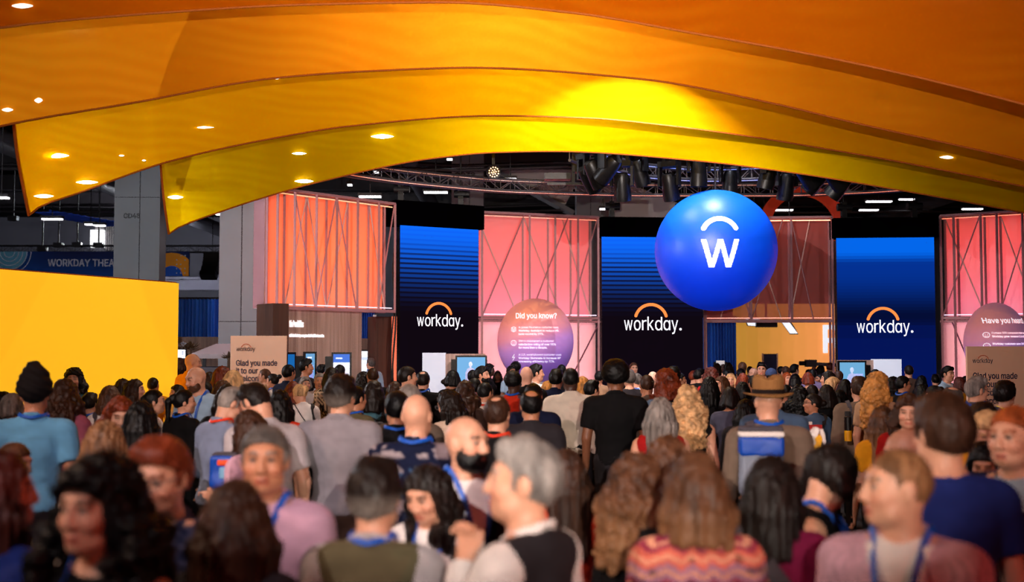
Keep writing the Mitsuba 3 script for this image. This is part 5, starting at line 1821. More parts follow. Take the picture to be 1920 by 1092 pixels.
            part(key, 'turban', trimesh.Trimesh(world(V), Fc, process=False), 'cloth', smooth=True, color=np.tile(A_(lin((18, 13, 14))), (len(V), 1)), label='black turban')
        elif k == 'cap':
            G = Grid(axis(-.13, .13, hs, []), axis(-.16, .26, hs, []), axis(1.58, 1.82, hs, []), Rh)
            G.add(('ell', A_([0, -.012, 1.668]), A_([.093, .112, .10]), True), .01)
            G.add(('ell', A_([0, .13, 1.69]), A_([.075, .09, .010]), True), .01)
            G.clip(lambda X, Y, Z: 1.645 + .25 * (Y + .05) - Z + 0 * X, True)
            V, Fc = G.mesh()
            part(key, 'cap', trimesh.Trimesh(world(V), Fc, process=False), 'cloth', smooth=True, color=np.tile(A_(lin(p.get('capc', (46, 60, 96)))), (len(V), 1)), label='faded navy blue cap')
        elif k in ('shades', 'band'):
            t = np.radians(np.linspace(-100, 100, 21))
            m = tube(np.c_[.088 * np.sin(t), -.012 + .03 + .06 * np.cos(t), 1.665 + .098 * np.cos(t * .55)], .007 if k == 'band' else .005, 6)
            m.vertices = hw(m.vertices)
            part(key, 'headband' if k == 'band' else 'sunglasses', m, 'black_plastic', smooth=True)
    return key


def strap(p, pts, w, bsdf, key, name='strap', gap=.008):
    """A strap that lies on a person's clothes through the given local points."""
    torso = body_prims(p)[0]
    infl = dict(jacket=.030, sweater=.024, shirt=.02, polo=.018, blouse=.022).get(p['top'], .016)
    pts = A_(pts, float)
    u = np.linspace(0, len(pts) - 1, 30)
    q = np.c_[[np.interp(u, np.arange(len(pts)), pts[:, i]) for i in range(3)]].T
    q = push_out(q, [(pr, k, infl) for pr, k in torso[1:]], gap)
    d = q - A_([0, -.02, 0]); d[:, 2] = np.where(q[:, 2] > 1.40, np.abs(d[:, 2] - 1.3) * 2, 0)
    d /= np.linalg.norm(d, axis=1, keepdims=True)
    m = ribbon(q, w, .006, d)
    m.vertices = p['world'](m.vertices)
    part(key, name, m, bsdf)


def rounded(c, s, r=.03, dents=0.0, seed=0):
    """A soft box: a rounded, slightly slumped bag shape."""
    import manifold3d as mf
    c, s = A_(c, float), A_(s, float) / 2 - r
    pts = [mf.Manifold.sphere(r, 12).translate([float(x) for x in A_([a * s[0], b * s[1], e * s[2]])]) for a in (-1, 1) for b in (-1, 1) for e in (-1, 1)]
    m = mf.Manifold.batch_hull(pts).refine_to_length(float(max(s) * .25 + .01)).to_mesh()
    v = A_(m.vert_properties[:, :3], float)
    if dents:
        v = v + dents * (meshkit.fbm(v * 9 + seed, 2, seed)[:, None] - .5) * A_([.6, 1.6, .6])
    return trimesh.Trimesh(v + c, m.tri_verts, process=False)

# ---------------------------------------------------------------- the crowd: pixel of the crown, head height in pixels, where they face (0 away, 90 right, 180 camera, -90 left)
p_ = person
# foreground, out of focus
p_(-6, 846, 148, 60, 'f', 'long', 'maroon', 'light', 'tee', 'blue', 'auburn haired woman in a dark navy top cut off by the left edge', hl=1.33, by=30)
p_(28, 829, 84, 100, 'm', 'short', 'mid', 'light', 'shirt', 'charcoal', 'brown haired man looking right in front of the turquoise shirt of the turbaned man', pitch=10, by=70)
p_(190, 847, 150, -155, 'f', 'curly', 'black', 'light', 'tank', 'black', 'woman with big black curls and fringe looking towards the camera in the foreground', hl=1.36, fl=1.22, ht=.04, hz=-.012, lan='blue', by=-165)
p_(197, 790, 90, 10, 'f', 'long', 'light', 'light', 'blouse', 'cream', 'woman in a cream top with light brown hair behind the black curls', hl=1.38)
p_(302, 810, 146, -168, 'm', 'thick', 'red', 'light', 'shirt', 'navy', 'red haired man with glasses and a plaid shirt facing the camera', pitch=10, glasses='thin', pat='plaid', stubble=1)
p_(442, 900, 152, 12, 'f', 'long', 'brown', 'light', 'tee', 'charcoal', 'woman with long brown hair seen from behind at the bottom left', hl=1.30, fl=1.1)
p_(498, 797, 128, 175, 'm', 'short', 'dgrey', 'tan', 'shirt', 'lilac', 'grey haired man in a lilac shirt facing the camera', by=-170, lan='blue')
p_(702, 858, 150, 8, 'm', 'thick', 'dark', 'light', 'vest', 'olive', 'dark haired man greying at the sides with a bright blue lanyard at his nape', lan='blue', under='ltgrey', grey=.75, ht=.022)
p_(799, 867, 110, -145, 'f', 'long', 'dark', 'light', 'tee', 'white', 'young woman in a white tee looking down with a blue lanyard', pitch=22, lan='blue', hl=1.36, sleeve=.4, by=-165)
p_(872, 783, 102, 130, 'm', 'bald', 'black', 'light', 'jacket', 'navy', 'bald man with a full black beard in a navy suit and white shirt', beard=1.3, inner='white', lan='blue', by=150, sk=.92)
p_(990, 822, 148, -85, 'm', 'thick', 'white', 'light', 'vest', 'charcoal', 'smiling white haired man in a dark vest with his hand at his chin', under='white', arms=('chin', 'down'), hands=(0,), by=-60, ht=.016, pitch=-3, roll=0)
p_(1062, 842, 100, -10, 'f', 'long', 'brown', 'light', 'tee', 'rust', 'woman in an orange red top with long brown hair behind the white haired man', hl=1.22)
p_(1196, 849, 122, 62, 'f', 'wavy', 'mid', 'light', 'jacket', 'black', 'woman with long wavy brown hair and black jacket turned right in the foreground', hl=1.30, tips='light')
p_(1252, 816, 108, 5, 'f', 'wavy', 'mid', 'light', 'sweater', 'plum', 'woman with golden brown layered hair between two foreground women', hl=1.5, tips='blond')
p_(1304, 849, 129, -2, 'f', 'long', 'mid', 'light', 'sweater', 'coral', 'woman in a coral zigzag sweater with brown hair seen from behind', pat='chevron', hl=1.44, tips='light', ts=.009)
p_(1446, 855, 126, 35, 'f', 'long', 'dark', 'light', 'sweater', 'magenta', 'woman in a magenta sweater with long straight dark hair and a grey strap', hl=1.36, by=15, fl=.86)
p_(1568, 820, 120, 62, 'f', 'bob', 'dark', 'light', 'tank', 'black', 'woman with a dark bob and black top bending over her phone', pitch=38, lan='blue', arms=('phone', 'phone'), hands=(0, 1), by=110)
p_(1688, 842, 148, -92, 'm', 'buzz', 'light', 'light', 'shirt', 'pink', 'man with cropped hair in a pale striped shirt in profile facing left', pat='stripes', inner='white', lan='blue', by=-150, ts=.009, pitch=0)
p_(1694, 805, 94, -60, 'm', 'bald', 'brown', 'light', 'tee', 'red', 'bald man half hidden behind the man with cropped hair', pitch=15)
p_(1769, 738, 120, -15, 'm', 'thick', 'brown', 'light', 'tee', 'blue', 'big man in a navy shirt with thick brown hair seen from behind', bw=1.08, ht=.024)
p_(1902, 762, 110, -125, 'm', 'short', 'ginger', 'light', 'jacket', 'navy', 'smiling ginger person facing left at the right edge', by=-140, inner='sky')
p_(1848, 766, 76, -125, 'f', 'bob', 'blond', 'light', 'blouse', 'mustard', 'older woman with a blond bob looking down near the right edge', pitch=25, by=-150)
p_(1845, 823, 82, -150, 'f', 'long', 'black', 'tan', 'blouse', 'teal', 'woman with sleek black hair looking down below the blond older woman', pitch=28)
p_(1845, 751, 66, 0, 'm', 'thick', 'dark', 'light', 'tee', 'brown', 'person with a round dark brown mop of hair behind the blond older woman')
p_(1703, 738, 62, -160, 'f', 'wavy', 'brown', 'light', 'tee', 'red', 'woman with a red lit face and wavy brown hair left of the big man', hl=1.42, lan=None, pitch=8)
p_(1655, 761, 60, 8, 'f', 'long', 'mid', 'light', 'tee', 'mustard', 'woman with very long golden brown hair beside the man carrying a folded flag coloured bag', hl=1.12, tips='light')
# left part
p_(6, 734, 48, 5, 'f', 'long', 'black', 'light', 'jacket', 'black', 'black haired woman in black at the left edge of the crowd', hl=1.4)
p_(23, 737, 50, 20, 'f', 'bob', 'grey', 'light', 'jacket', 'tweed', 'grey haired woman in tweed partly hidden by the turbaned man')
p_(66, 681, 66, -12, 'm', 'buzz', 'black', 'tan', 'polo', 'ltblue', 'man in a black turban and light blue shirt seen from behind', hat='turban', hat_top=.095, lan='blue', bw=1.05)
p_(122, 710, 54, 8, 'f', 'wavy', 'brown', 'light', 'tee', 'mauve', 'woman in a mauve top with long wavy brown hair behind the turbaned man', hl=1.25, ht=.025)
p_(139, 689, 37, 172, 'f', 'curly', 'dark', 'light', 'blouse', 'teal', 'woman with dark curls facing the camera in front of the yellow wall', hl=1.42)
p_(168, 734, 35, 10, 'm', 'thick', 'dark', 'light', 'tee', 'teal', 'short dark haired person in front of the yellow wall beside the wavy haired woman', lan='blue')
p_(206, 723, 46, 0, 'f', 'bob', 'mid', 'light', 'blouse', 'white', 'woman with a smooth light brown bob and white shirt with grey straps', hl=1.47)
p_(230, 710, 38, -12, 'f', 'long', 'brown', 'light', 'tee', 'charcoal', 'brown haired woman half hidden behind the woman in profile at the yellow wall')
p_(252, 711, 40, 80, 'f', 'long', 'brown', 'light', 'tee', 'brown', 'woman in profile with long brown hair in front of the yellow wall', hl=1.42, by=40)
p_(287, 708, 33, 0, 'm', 'buzz', 'dark', 'tan', 'tee', 'mustard', 'man with cropped dark hair from behind in front of the yellow wall')
p_(226, 741, 62, 155, 'f', 'wavy', 'red', 'light', 'tee', 'brown', 'red haired woman with a bright forehead looking down among dark heads', pitch=22)
p_(265, 751, 66, 3, 'f', 'long', 'black', 'light', 'tee', 'black', 'woman with sleek black hair seen from behind below the yellow wall', hl=1.34)
p_(288, 731, 48, 70, 'f', 'bun', 'black', 'light', 'blouse', 'white', 'woman in white with tied up black hair turned right', bun=(0, -.10, 1.66))
p_(333, 721, 33, -120, 'f', 'long', 'dark', 'light', 'blouse', 'cream', 'smiling woman with dark hair at the edge of the yellow wall', hl=1.44)
p_(367, 688, 44, -135, 'm', 'bald', 'mid', 'light', 'polo', 'sky', 'bald bearded man in a light blue polo with blue lanyard', pitch=14, lan='blue', beard=.8, by=-165)
p_(361, 664, 31, 75, 'm', 'bald', 'brown', 'light', 'jacket', 'mustard', 'bald man in a mustard jacket at the edge of the yellow wall', by=40, pitch=5)
p_(344, 731, 48, 65, 'f', 'pony', 'black', 'light', 'jacket', 'black', 'woman in black with a black ponytail in front of the bald bearded man', lan='blue', by=35)
p_(336, 671, 24, 30, 'f', 'wavy', 'brown', 'light', 'tee', 'black', 'brown haired woman in front of the white monitor by the yellow wall')
p_(393, 698, 32, 12, 'f', 'wavy', 'brown', 'light', 'tee', 'brown', 'brown haired woman right of the bald bearded man')
p_(417, 687, 36, 25, 'f', 'long', 'red', 'light', 'tee', 'black', 'red haired woman left of the blond woman before the tan sign', hl=1.40)
p_(437, 694, 40, 10, 'f', 'long', 'blond', 'light', 'tee', 'tan', 'blond woman seen from behind before the left tan sign', hl=1.40)
p_(385, 715, 38, -20, 'm', 'short', 'black', 'tan', 'jacket', 'charcoal', 'dark haired man in a dark jacket beside the bald bearded man')
p_(402, 717, 34, 0, 'm', 'short', 'black', 'tan', 'tee', 'black', 'black haired person just under the blond woman')
p_(417, 713, 42, 15, 'f', 'long', 'mid', 'light', 'tee', 'tan', 'woman with long light brown hair under the red haired one', hl=1.32)
p_(426, 721, 52, -20, 'f', 'long', 'dark', 'light', 'jacket', 'black', 'woman with long dark hair streaming over her black jacket', hl=1.22)
p_(440, 722, 60, 60, 'm', 'short', 'grey', 'light', 'shirt', 'chambray', 'grey haired man in a chambray shirt with a red lanyard bending over his phone', pitch=25, lan='red', arms=('phone', 'phone'), hands=(0, 1), by=40, lean=6)
p_(466, 768, 72, -60, 'f', 'long', 'brown', 'light', 'blouse', 'pink', 'brown haired woman in a striped pale top with red lanyard above the lilac shirt', pat='stripes', lan='red', pitch=15, hl=1.40, arms=('phone', 'phone'))
p_(474, 711, 70, -55, 'm', 'crew', 'dark', 'light', 'polo', 'ltgrey', 'man with cropped dark hair and grey polo bowing his head before the tan sign', pitch=32, by=-35, lean=10, stubble=1, ht=.012)
p_(497, 692, 27, -85, 'm', 'short', 'mid', 'light', 'shirt', 'tan', 'orange lit man in profile in front of the left tan sign')
p_(512, 701, 29, -70, 'f', 'bun', 'dark', 'light', 'blouse', 'white', 'woman with a high dark bun in front of the left tan sign', lan='blue', pat='speck', bun=(0, -.135, 1.71))
p_(525, 731, 52, 5, 'f', 'long', 'black', 'light', 'tee', 'rust', 'woman with long black hair beside the man bowing his head', hl=1.34)
p_(541, 684, 30, 30, 'm', 'short', 'black', 'tan', 'polo', 'navy', 'man in navy blue at the right edge of the left tan sign')
p_(573, 673, 27, 75, 'm', 'thick', 'black', 'tan', 'tee', 'charcoal', 'man in black pointing at a blue monitor on the wooden wall', arms=('down', 'point'), hands=(1,), by=55, ht=.02)
p_(602, 683, 24, -5, 'f', 'bun', 'black', 'light', 'blouse', 'ltgrey', 'woman with a black bun watching the monitor on the wooden wall', bun=(.05, -.07, 1.72))
p_(572, 706, 29, 150, 'f', 'bob', 'grey', 'light', 'tee', 'black', 'grey haired woman facing the camera below the pointing man')
p_(600, 699, 32, 172, 'm', 'short', 'white', 'tan', 'jacket', 'ltgrey', 'elderly orange lit man in a pale suit facing the camera', inner='white', bald=1)
p_(549, 715, 37, -15, 'f', 'wavy', 'red', 'light', 'tee', 'brown', 'auburn haired woman behind the woman with the golden chignon')
p_(561, 719, 37, -50, 'f', 'updo', 'blond', 'light', 'blouse', 'white', 'woman in white with a golden chignon and thin crossbody strap', pitch=22, bun=(.02, -.10, 1.66), by=-15)
p_(622, 689, 33, 5, 'f', 'long', 'dark', 'tan', 'blouse', 'white', 'dark haired woman in a bold black and white pattern behind the grey polo', pat='bold', hl=1.44)
p_(637, 684, 27, 0, 'm', 'short', 'black', 'tan', 'tee', 'black', 'person with black hair in front of the chart monitor')
p_(638, 702, 67, 18, 'm', 'thick', 'dark', 'light', 'polo', 'grey', 'man in a grey polo seen from behind with a dark wristband', legs='brown', hands=(0,), bw=1.07, grey=.5, by=3, ht=.026)
p_(667, 724, 48, 40, 'm', 'short', 'black', 'tan', 'polo', 'olive', 'dark haired man with blue lanyard half hidden by the grey polo man', lan='blue')
p_(696, 671, 21, -40, 'm', 'short', 'dgrey', 'light', 'shirt', 'sky', 'man in a pale shirt lit by the bright white monitor', lan='blue')
p_(681, 697, 30, 5, 'f', 'curly', 'dark', 'tan', 'tee', 'grey', 'woman with dark curls in speckled grey before the white monitor', pat='speck', hl=1.48)
p_(699, 690, 32, -15, 'm', 'buzz', 'brown', 'tan', 'tee', 'black', 'man with a shaved head in black before the wooden pier')
p_(701, 713, 44, 0, 'f', 'long', 'dark', 'light', 'tee', 'teal', 'woman in a blue grey shirt wearing black backpack straps', hl=1.42)
p_(740, 715, 36, 8, 'f', 'long', 'brown', 'light', 'tee', 'charcoal', 'brown haired woman below the orange light column', hl=1.42)
p_(763, 687, 38, 68, 'm', 'short', 'dark', 'light', 'polo', 'tan', 'man with dark hair in profile below the leftmost screen')
p_(793, 696, 35, 5, 'm', 'short', 'dark', 'light', 'jacket', 'black', 'man in a black jacket with thinning hair before the white kiosk panel', bald=.9, lan='blue')
p_(768, 721, 62, 10, 'm', 'short', 'grey', 'light', 'tee', 'tweed', 'greying man behind the bald man in the floral shirt', grey=.3)
p_(745, 733, 64, -8, 'm', 'short', 'black', 'tan', 'polo', 'black', 'man in black with short black hair and blue lanyard left of the floral shirt', lan='blue', bw=1.06)
p_(781, 741, 80, 10, 'm', 'bald', 'brown', 'light', 'shirt', 'navy', 'bald man in a navy floral shirt seen from behind', pat='floral', bw=1.1, lan='blue', shiny=1, sleeve=.7)
# centre
p_(843, 705, 30, 78, 'f', 'bun', 'dark', 'light', 'tee', 'brown', 'woman with curly tied back hair looking right before the figure monitor', bun=(0, -.115, 1.66))
p_(849, 694, 31, 15, 'f', 'bob', 'black', 'tan', 'tee', 'black', 'black haired woman left of the figure monitor')
p_(886, 694, 27, 0, 'm', 'short', 'black', 'tan', 'tee', 'black', 'black haired head in front of the figure monitor')
p_(903, 687, 30, 105, 'm', 'thick', 'black', 'light', 'jacket', 'tan', 'dark bearded man with a red collar looking right beside the figure monitor', beard=.8, lan='red', by=120, ht=.02)
p_(917, 682, 22, 95, 'f', 'curly', 'black', 'dark', 'tee', 'black', 'dark woman in silhouette right of the figure monitor', hl=1.52, ht=.025)
p_(933, 695, 20, 175, 'f', 'long', 'black', 'brown', 'tee', 'black', 'long haired woman holding a can in front of the white scrim', arms=('cup', 'down'))
p_(873, 713, 43, 12, 'f', 'wavy', 'brown', 'light', 'tee', 'brown', 'woman with reddish brown wavy hair beside the backpack man', hl=1.36)
p_(890, 709, 36, 5, 'm', 'short', 'black', 'tan', 'tee', 'black', 'black haired person between the wavy haired woman and the bearded man')
p_(840, 729, 52, -60, 'f', 'bob', 'dark', 'light', 'tee', 'cream', 'woman with glasses and a dark bob looking down left', pitch=20, glasses='thin', hl=1.46, by=-30)
p_(910, 717, 40, 35, 'm', 'short', 'black', 'tan', 'shirt', 'white', 'man in a white shirt with red lanyard carrying a black backpack', lan='red', pitch=8, by=5)
p_(962, 692, 38, 18, 'm', 'afro', 'black', 'dark', 'tee', 'rust', 'man with a short afro in a red vest over grey', pat='vest', lan='blue', afro=.108)
p_(958, 685, 23, 140, 'f', 'short', 'black', 'brown', 'tee', 'sky', 'woman with a pink headband below the Did you know globe', hat='band', hat_top=.02)
p_(967, 676, 22, 10, 'm', 'afro', 'black', 'dark', 'tee', 'charcoal', 'person with a small afro against the purple foot of the globe', afro=.112)
p_(987, 688, 35, -5, 'm', 'bald', 'brown', 'pale', 'shirt', 'black', 'pale bald man seen from behind in front of the globe', shiny=1)
p_(1004, 682, 31, 80, 'm', 'crew', 'black', 'light', 'shirt', 'white', 'young man with a black quiff in profile in front of the globe', by=50)
p_(975, 686, 20, -100, 'm', 'short', 'black', 'brown', 'tee', 'charcoal', 'small dark head between the pale bald man and the quiff')
p_(1000, 719, 48, 8, 'm', 'short', 'black', 'tan', 'jacket', 'navy', 'black haired man in navy behind the balding man in a dark blazer')
p_(996, 731, 58, -4, 'm', 'short', 'black', 'tan', 'jacket', 'charcoal', 'balding dark haired man in a dark blazer seen from behind', bald=1.15)
p_(932, 742, 68, 14, 'm', 'short', 'brown', 'light', 'polo', 'black', 'man with thinning brown hair and a bright red lanyard over black', lan='red', bald=.8)
p_(1027, 714, 33, 10, 'f', 'bob', 'straw', 'light', 'tee', 'black', 'strawberry blond woman left of the man in an off-white shirt')
p_(1043, 692, 34, 20, 'm', 'thick', 'black', 'light', 'jacket', 'navy', 'man with curly black hair in a dark suit beside the off-white shirt', ht=.024)
p_(1053, 684, 24, 5, 'm', 'short', 'black', 'brown', 'tee', 'black', 'dark head showing above the curly haired man in the suit')
p_(1070, 690, 43, 0, 'm', 'buzz', 'black', 'dark', 'polo', 'offwhite', 'broad man in an off-white long sleeved shirt seen from behind', sleeve=2, bw=1.12, legs='black')
p_(1092, 706, 36, 10, 'f', 'long', 'straw', 'light', 'jacket', 'brown', 'fair haired woman between the off-white shirt and the black shirt', hl=1.42)
p_(1109, 713, 36, 50, 'm', 'thick', 'black', 'light', 'jacket', 'brown', 'person with shaggy black hair left of the tall man in black', ht=.02)
p_(1123, 696, 25, 5, 'm', 'short', 'black', 'tan', 'shirt', 'tan', 'person in tan with round black hair in front of the pink scrim')
p_(1154, 672, 49, 5, 'm', 'afro', 'black', 'brown', 'polo', 'black', 'tall man with an afro in a black polo and black trousers', legs='charcoal', hands=(0,), bw=1.08, afro=.123, ts=.016)
p_(1188, 680, 21, 170, 'm', 'short', 'mid', 'light', 'jacket', 'black', 'man facing the camera against the dark middle screen')
p_(1180, 694, 31, -10, 'm', 'thick', 'dgrey', 'light', 'tee', 'charcoal', 'man with curly grey hair right of the afro', ht=.02)
p_(1194, 700, 29, -35, 'm', 'short', 'dgrey', 'light', 'shirt', 'white', 'grey haired man in white with a blue lanyard and grey strap', lan='blue')
p_(1213, 703, 40, 0, 'm', 'buzz', 'brown', 'tan', 'jacket', 'tweed', 'man with a cropped brown head and white collar over tweed', bw=1.05)
p_(1224, 697, 29, 20, 'm', 'bald', 'brown', 'pale', 'shirt', 'white', 'bald man in white behind the cropped brown head')
p_(1249, 692, 46, -55, 'f', 'wavy', 'red', 'light', 'jacket', 'denim', 'woman with full auburn hair and dark glasses in denim', glasses='dark', hl=1.46, fl=1.15, by=-20)
p_(1263, 687, 33, 15, 'm', 'thick', 'black', 'brown', 'tee', 'black', 'man with tousled black hair behind the auburn haired woman', ht=.025)
p_(1274, 699, 27, 85, 'm', 'short', 'black', 'brown', 'tee', 'black', 'dark man in profile behind the pale curly haired woman')
p_(1290, 722, 56, 0, 'f', 'curly', 'blond', 'light', 'tank', 'black', 'woman with a pale blond mass of curls in a sleeveless black top', hl=1.26, ht=.025)
p_(1238, 745, 62, 5, 'f', 'long', 'grey', 'light', 'tank', 'red', 'woman with long grey hair in a sleeveless red top', hl=1.26, arms=('hip', 'hip'))
p_(1301, 695, 25, 60, 'm', 'short', 'red', 'light', 'tee', 'black', 'red lit head left of the man raising his hand')
p_(1311, 691, 26, 60, 'm', 'thick', 'black', 'light', 'jacket', 'black', 'dark haired man in a dark jacket raising his hand by the middle screen', arms=('wave', 'down'), by=10, ht=.02)
p_(1333, 688, 29, -5, 'f', 'curly', 'maroon', 'light', 'sweater', 'red', 'woman with short maroon curls in a red sweater', hl=1.55, ht=.03)
p_(1330, 706, 37, 5, 'f', 'long', 'black', 'light', 'jacket', 'black', 'woman in black with long black hair left of the smiling woman', hl=1.36)
p_(1353, 705, 33, -118, 'f', 'long', 'mid', 'light', 'tee', 'black', 'smiling woman with long straight light brown hair holding her phone', arms=('phone', 'phone'), hands=(0, 1), hl=1.3, part=1, by=-140)
p_(1370, 699, 26, -170, 'f', 'long', 'blond', 'light', 'tee', 'black', 'woman with a red lit face and sunglasses on her blond hair', hat='shades', hat_top=.02)
p_(1345, 681, 17, 5, 'f', 'long', 'brown', 'light', 'tee', 'charcoal', 'long haired brunette in front of the royal blue drape')
p_(1356, 683, 16, 30, 'm', 'short', 'grey', 'light', 'shirt', 'grey', 'grey head in front of the white case')
p_(1366, 680, 18, -20, 'f', 'long', 'dark', 'light', 'tee', 'black', 'dark haired woman at the right end of the royal blue drape')
p_(1361, 694, 22, -60, 'm', 'short', 'black', 'light', 'tee', 'black', 'dark haired man behind the woman with sunglasses')
p_(1392, 679, 22, 10, 'm', 'short', 'mid', 'light', 'shirt', 'charcoal', 'brown haired man from behind at the left end of the studio wall')
p_(1389, 691, 24, -5, 'm', 'short', 'black', 'tan', 'tee', 'black', 'black haired person below the brown haired man at the studio')
p_(1406, 687, 18, 0, 'm', 'short', 'black', 'tan', 'shirt', 'charcoal', 'small dark head left of the navy panel in the studio')
p_(1413, 690, 22, -70, 'm', 'bald', 'brown', 'light', 'shirt', 'black', 'bald man with glasses looking left before the studio wall', glasses='dark')
p_(1428, 680, 25, -165, 'm', 'thick', 'black', 'light', 'tee', 'black', 'dark haired man facing the camera before the navy panel', ht=.015)
p_(1446, 690, 29, 5, 'm', 'short', 'dark', 'light', 'tee', 'slate', 'person in a faded blue cap behind the fedora', hat='cap', hat_top=.02)
p_(1450, 716, 52, 5, 'm', 'short', 'dark', 'light', 'shirt', 'denim', 'man in a loose denim shirt hidden behind the fedora wearer', bw=1.2)
p_(1393, 700, 27, 5, 'f', 'long', 'red', 'light', 'tee', 'charcoal', 'woman with straight copper hair left of the fedora', hl=1.42)
p_(1414, 704, 33, -20, 'm', 'short', 'black', 'tan', 'tee', 'charcoal', 'black haired man just left of the fedora')
p_(1392, 716, 36, 5, 'f', 'bob', 'black', 'tan', 'jacket', 'taupe', 'black haired person in a taupe jacket left of the fedora wearer')
p_(1369, 725, 42, 10, 'f', 'bob', 'dark', 'tan', 'tee', 'slate', 'dark haired person in a blue grey tee below the smiling woman')
p_(1398, 748, 50, 10, 'f', 'long', 'black', 'tan', 'jacket', 'charcoal', 'woman with long black hair at the left shoulder of the fedora wearer')
p_(1440, 703, 68, 3, 'm', 'bald', 'dark', 'light', 'shirt', 'taupe', 'man in a brown fedora and taupe shirt with a blue bag on his back', hat='fedora', hat_top=.062, lan='blue', bw=1.1, sleeve=1.4)
# right part
p_(1464, 687, 20, 0, 'm', 'short', 'black', 'tan', 'tee', 'black', 'small dark head right of the blue cap')
p_(1473, 687, 23, -10, 'm', 'short', 'brown', 'light', 'tee', 'black', 'brown haired man from behind at the middle of the studio wall')
p_(1489, 683, 21, 60, 'm', 'thick', 'black', 'light', 'tee', 'black', 'man with tousled dark hair turned right before the studio wall', ht=.022)
p_(1475, 698, 25, 165, 'f', 'long', 'ginger', 'light', 'tee', 'tan', 'woman with orange and blond hair facing the camera right of the fedora')
p_(1491, 701, 26, 35, 'f', 'bob', 'black', 'light', 'blouse', 'offwhite', 'woman with a round black bob in a pale top before the studio')
p_(1526, 676, 15, 175, 'm', 'short', 'grey', 'tan', 'jacket', 'navy', 'speaker holding a microphone in front of the studio wall', arms=('chin', 'down'))
p_(1523, 692, 23, 5, 'm', 'short', 'black', 'light', 'shirt', 'lav', 'man in a lavender shirt from behind under the speaker')
p_(1539, 685, 18, 70, 'f', 'long', 'black', 'light', 'tee', 'charcoal', 'dark haired woman right of the speaker')
p_(1515, 698, 26, -5, 'f', 'bob', 'red', 'light', 'tee', 'tan', 'auburn haired woman below the speaker')
p_(1556, 680, 19, 10, 'm', 'short', 'maroon', 'light', 'tee', 'black', 'man from behind under the camera crane')
p_(1538, 701, 19, -100, 'f', 'short', 'black', 'tan', 'tee', 'charcoal', 'small dark haired woman looking left below the speaker')
p_(1553, 696, 30, -70, 'f', 'long', 'dark', 'light', 'tee', 'brown', 'pale faced woman with dark hair looking left beside the blond woman')
p_(1563, 706, 31, 110, 'f', 'bob', 'blond', 'light', 'tee', 'charcoal', 'blond woman looking down right before the monitor with blue buttons', pitch=18, hl=1.5)
p_(1572, 695, 26, 20, 'm', 'short', 'brown', 'light', 'tee', 'black', 'brown haired man at the left edge of the monitor with blue buttons')
p_(1584, 711, 34, 5, 'f', 'long', 'black', 'tan', 'jacket', 'black', 'woman with very long black hair before the monitor with blue buttons', hl=1.3)
p_(1474, 722, 33, 0, 'm', 'short', 'black', 'tan', 'tee', 'black', 'dark head at the right rim of the fedora')
p_(1497, 722, 42, -5, 'f', 'curly', 'black', 'tan', 'tee', 'black', 'woman with a mass of black curls right of the denim shirt', hl=1.38)
p_(1523, 722, 34, 5, 'm', 'short', 'dark', 'tan', 'tee', 'black', 'dark head above the woman with heavy glasses')
p_(1550, 721, 39, 0, 'f', 'long', 'dark', 'light', 'jacket', 'black', 'woman with a bright blue collar and dark brown hair', hl=1.46)
p_(1574, 731, 35, 50, 'f', 'bob', 'black', 'light', 'jacket', 'black', 'black haired woman turned right beside the grey blazer')
p_(1525, 738, 42, -85, 'f', 'bun', 'dark', 'tan', 'jacket', 'denim', 'woman with heavy dark glasses looking left and a black strap over denim', glasses='dark', bun=(0, -.13, 1.64), by=-25)
p_(1611, 707, 43, 5, 'm', 'thick', 'brown', 'light', 'jacket', 'taupe', 'man in a dark taupe blazer with a navy and tan bag on his back', bw=1.04, ht=.018)
p_(1645, 697, 44, 80, 'f', 'curly', 'straw', 'light', 'tee', 'tan', 'woman with long strawberry blond waves looking right', hl=1.20, ht=.022, by=40)
p_(1641, 693, 30, 0, 'm', 'short', 'black', 'tan', 'tee', 'black', 'dark head just above the strawberry blond woman')
p_(1674, 706, 31, 100, 'f', 'long', 'black', 'light', 'tee', 'black', 'woman with black hair framing her face right of the strawberry blond', hl=1.42)
p_(1692, 705, 34, 85, 'm', 'short', 'black', 'tan', 'jacket', 'black', 'man with glasses and a black jacket in profile facing right', glasses='dark', lan='blue', by=55)
p_(1704, 685, 23.5, 10, 'm', 'short', 'dark', 'light', 'jacket', 'brown', 'tall man in a brown jacket from behind against the rightmost screen')
p_(1728, 704, 22, 60, 'f', 'long', 'black', 'light', 'tee', 'black', 'black haired woman turned right before the rightmost screen')
p_(1754, 702, 22.5, 15, 'm', 'thick', 'black', 'light', 'tee', 'navy', 'man in navy from behind at the edge of the rightmost screen', ht=.018)
p_(1776, 687, 28, 145, 'm', 'thick', 'black', 'light', 'jacket', 'sky', 'dark haired young man in a pale jacket facing right before the pink scrim', inner='white', by=130, ht=.018)
p_(1799, 707, 28, -30, 'f', 'bob', 'maroon', 'light', 'tee', 'mustard', 'maroon haired woman left of the right tan sign')
p_(1811, 705, 26, 0, 'm', 'short', 'black', 'tan', 'tee', 'black', 'dark head at the left edge of the right tan sign')
p_(1727, 720, 34, -20, 'f', 'bob', 'black', 'tan', 'tee', 'black', 'dark haired person looking down behind the big man in navy', pitch=20)
p_(1750, 722, 40, -40, 'f', 'bun', 'black', 'tan', 'tee', 'brown', 'person with glasses and smooth black hair looking down left', glasses='thin', pitch=18, bun=(0, -.11, 1.68))
p_(1784, 724, 50, -25, 'm', 'short', 'dgrey', 'light', 'tee', 'mustard', 'man with receding grey hair above the big man in navy', bald=1.1, pitch=10)
